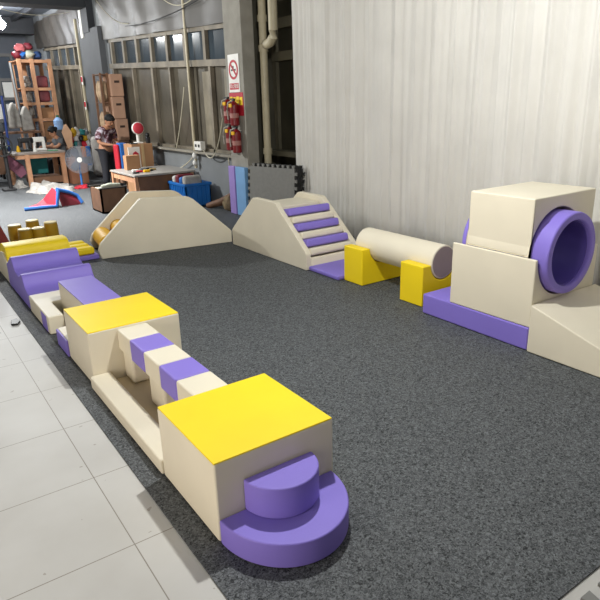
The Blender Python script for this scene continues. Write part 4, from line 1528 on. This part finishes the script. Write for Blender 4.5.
hm = head(body, (0.155, 0, 1.535), math.radians(38))
for sg in (-1, 1):
    hand(body, (0.28, 0.075 * sg, 1.0), (1, -0.35 * sg, 0.05), (0, 1 * sg, 0.2), (0.2, 0, -1))
obj('body', put(body, PM), SKIN, t, ang=180)
b_ = NB()
q = NB()
ball(q, (-0.018, 0, 0.05), 0.106, 3, 1.0, 0.84, 1.0, 0.02)
ball(q, (0.03, 0, 0.085), 0.07, 3, 1.0, 1.0, 0.6, 0.02)
merge(b_, q, hm)
obj('hair', put(b_, PM), HAIR, t, ang=180)
b_ = NB()
q = NB()
for sg in (-1, 1):
    ball(q, (0.088, 0.034 * sg, 0.012), 0.012, 2, 0.7, 1.2, 0.7)
merge(b_, q, hm)
obj('eyes', put(b_, PM), BLACK, t)
V_, E_, R_ = [(0, 0, 0.90)], [], [0.15]
sp = chain(V_, E_, R_, 0, [((0.01, 0, 1.08), 0.142), ((0.03, 0, 1.25), 0.155), ((0.06, 0, 1.355), 0.115)])
chain(V_, E_, R_, sp, [((0.085, 0, 1.40), 0.068)])
for sg in (-1, 1):
    chain(V_, E_, R_, sp, [((0.05, 0.165 * sg, 1.33), 0.08), ((0.03, 0.225 * sg, 1.20), 0.072), ((0.04, 0.235 * sg, 1.10), 0.068)])
obj('shirt', put(skin_mesh('shirt', V_, E_, R_, None, 0, 2), PM), SHIRT, t, ang=180)
V_, E_, R_ = [(0, 0, 0.93)], [], [0.14]
for sg in (-1, 1):
    chain(V_, E_, R_, 0, [((0.0, 0.10 * sg, 0.82), 0.112), ((0.02, 0.105 * sg, 0.48), 0.082), ((-0.005, 0.11 * sg, 0.09), 0.07)])
obj('trousers', put(skin_mesh('trousers', V_, E_, R_, None, 0, 2), PM), DARKC, t, ang=180)
b_ = NB()
for sg in (-1, 1):
    rbox(b_, -0.07, 0.20, 0.115 * sg - 0.05, 0.115 * sg + 0.05, 0.002, 0.09, 0.035)
obj('shoes', put(b_, PM), BLACK, t)

# --- seated woman behind the sewing table, facing left in the picture
loc = Vector((3.97, 16.62, 0))
PM = Matrix.Translation(loc) @ Matrix.Rotation(math.radians(188), 4, 'Z')
t = thing('person', 'person in grey T-shirt with black hair seated at the sewing table', 'person', tuple(loc))
V_, E_, R_ = [(0, 0, 0.55)], [], [0.13]
sp = chain(V_, E_, R_, 0, [((0.02, 0, 0.72), 0.115), ((0.06, 0, 0.90), 0.125), ((0.10, 0, 1.02), 0.09)])
chain(V_, E_, R_, sp, [((0.13, 0, 1.09), 0.045), ((0.15, 0, 1.13), 0.045)])
for sg in (-1, 1):
    chain(V_, E_, R_, sp, [((0.10, 0.15 * sg, 0.99), 0.055), ((0.14, 0.21 * sg, 0.88), 0.044), ((0.22, 0.21 * sg, 0.84), 0.038), ((0.36, 0.16 * sg, 0.845), 0.030), ((0.45, 0.12 * sg, 0.85), 0.022)])
    chain(V_, E_, R_, 0, [((0.12, 0.10 * sg, 0.52), 0.09), ((0.42, 0.11 * sg, 0.50), 0.06), ((0.43, 0.11 * sg, 0.12), 0.042), ((0.47, 0.11 * sg, 0.05), 0.038), ((0.56, 0.115 * sg, 0.04), 0.032)])
body = skin_mesh('body', V_, E_, R_, SKIN, 0, 2)
hm = head(body, (0.18, 0, 1.20), math.radians(30))
for sg in (-1, 1):
    hand(body, (0.44, 0.12 * sg, 0.85), (1, -0.3 * sg, -0.1), (0, 1 * sg, 0.1), (0.2, 0, -1))
obj('body', put(body, PM), SKIN, t, ang=180)
b_ = NB()
q = NB()
ball(q, (-0.018, 0, 0.045), 0.108, 3, 1.0, 0.86, 1.05, 0.02)
ball(q, (0.03, 0, 0.085), 0.07, 3, 1.0, 1.0, 0.6, 0.02)
ball(q, (-0.11, 0, 0.03), 0.05, 3)
merge(b_, q, hm)
obj('hair', put(b_, PM), HAIR, t, ang=180)
b_ = NB()
q = NB()
for sg in (-1, 1):
    ball(q, (0.088, 0.034 * sg, 0.012), 0.012, 2, 0.7, 1.2, 0.7)
merge(b_, q, hm)
obj('eyes', put(b_, PM), BLACK, t)
V_, E_, R_ = [(0, 0, 0.54)], [], [0.15]
sp = chain(V_, E_, R_, 0, [((0.02, 0, 0.72), 0.135), ((0.06, 0, 0.90), 0.145), ((0.10, 0, 1.015), 0.105)])
chain(V_, E_, R_, sp, [((0.12, 0, 1.06), 0.06)])
for sg in (-1, 1):
    chain(V_, E_, R_, sp, [((0.10, 0.155 * sg, 0.985), 0.072), ((0.135, 0.215 * sg, 0.90), 0.062)])
obj('shirt', put(skin_mesh('shirt', V_, E_, R_, None, 0, 2), PM), GREYT, t, ang=180)
V_, E_, R_ = [(0, 0, 0.55)], [], [0.145]
for sg in (-1, 1):
    chain(V_, E_, R_, 0, [((0.12, 0.10 * sg, 0.525), 0.105), ((0.42, 0.11 * sg, 0.50), 0.08), ((0.43, 0.11 * sg, 0.10), 0.06)])
obj('trousers', put(skin_mesh('trousers', V_, E_, R_, None, 0, 2), PM), DARKC, t, ang=180)
t = thing('work_stool', 'low stool under the seated woman in grey', 'stool', (3.97, 16.62, 0))
obj('seat', B(3.79, 4.15, 16.44, 16.80, 0.35, 0.385, 0.006), WOODD, t)
for sx in (3.82, 4.12):
    for sy in (16.47, 16.77):
        obj('leg', B(sx - 0.02, sx + 0.02, sy - 0.02, sy + 0.02, 0.003, 0.35), WOODD, t)
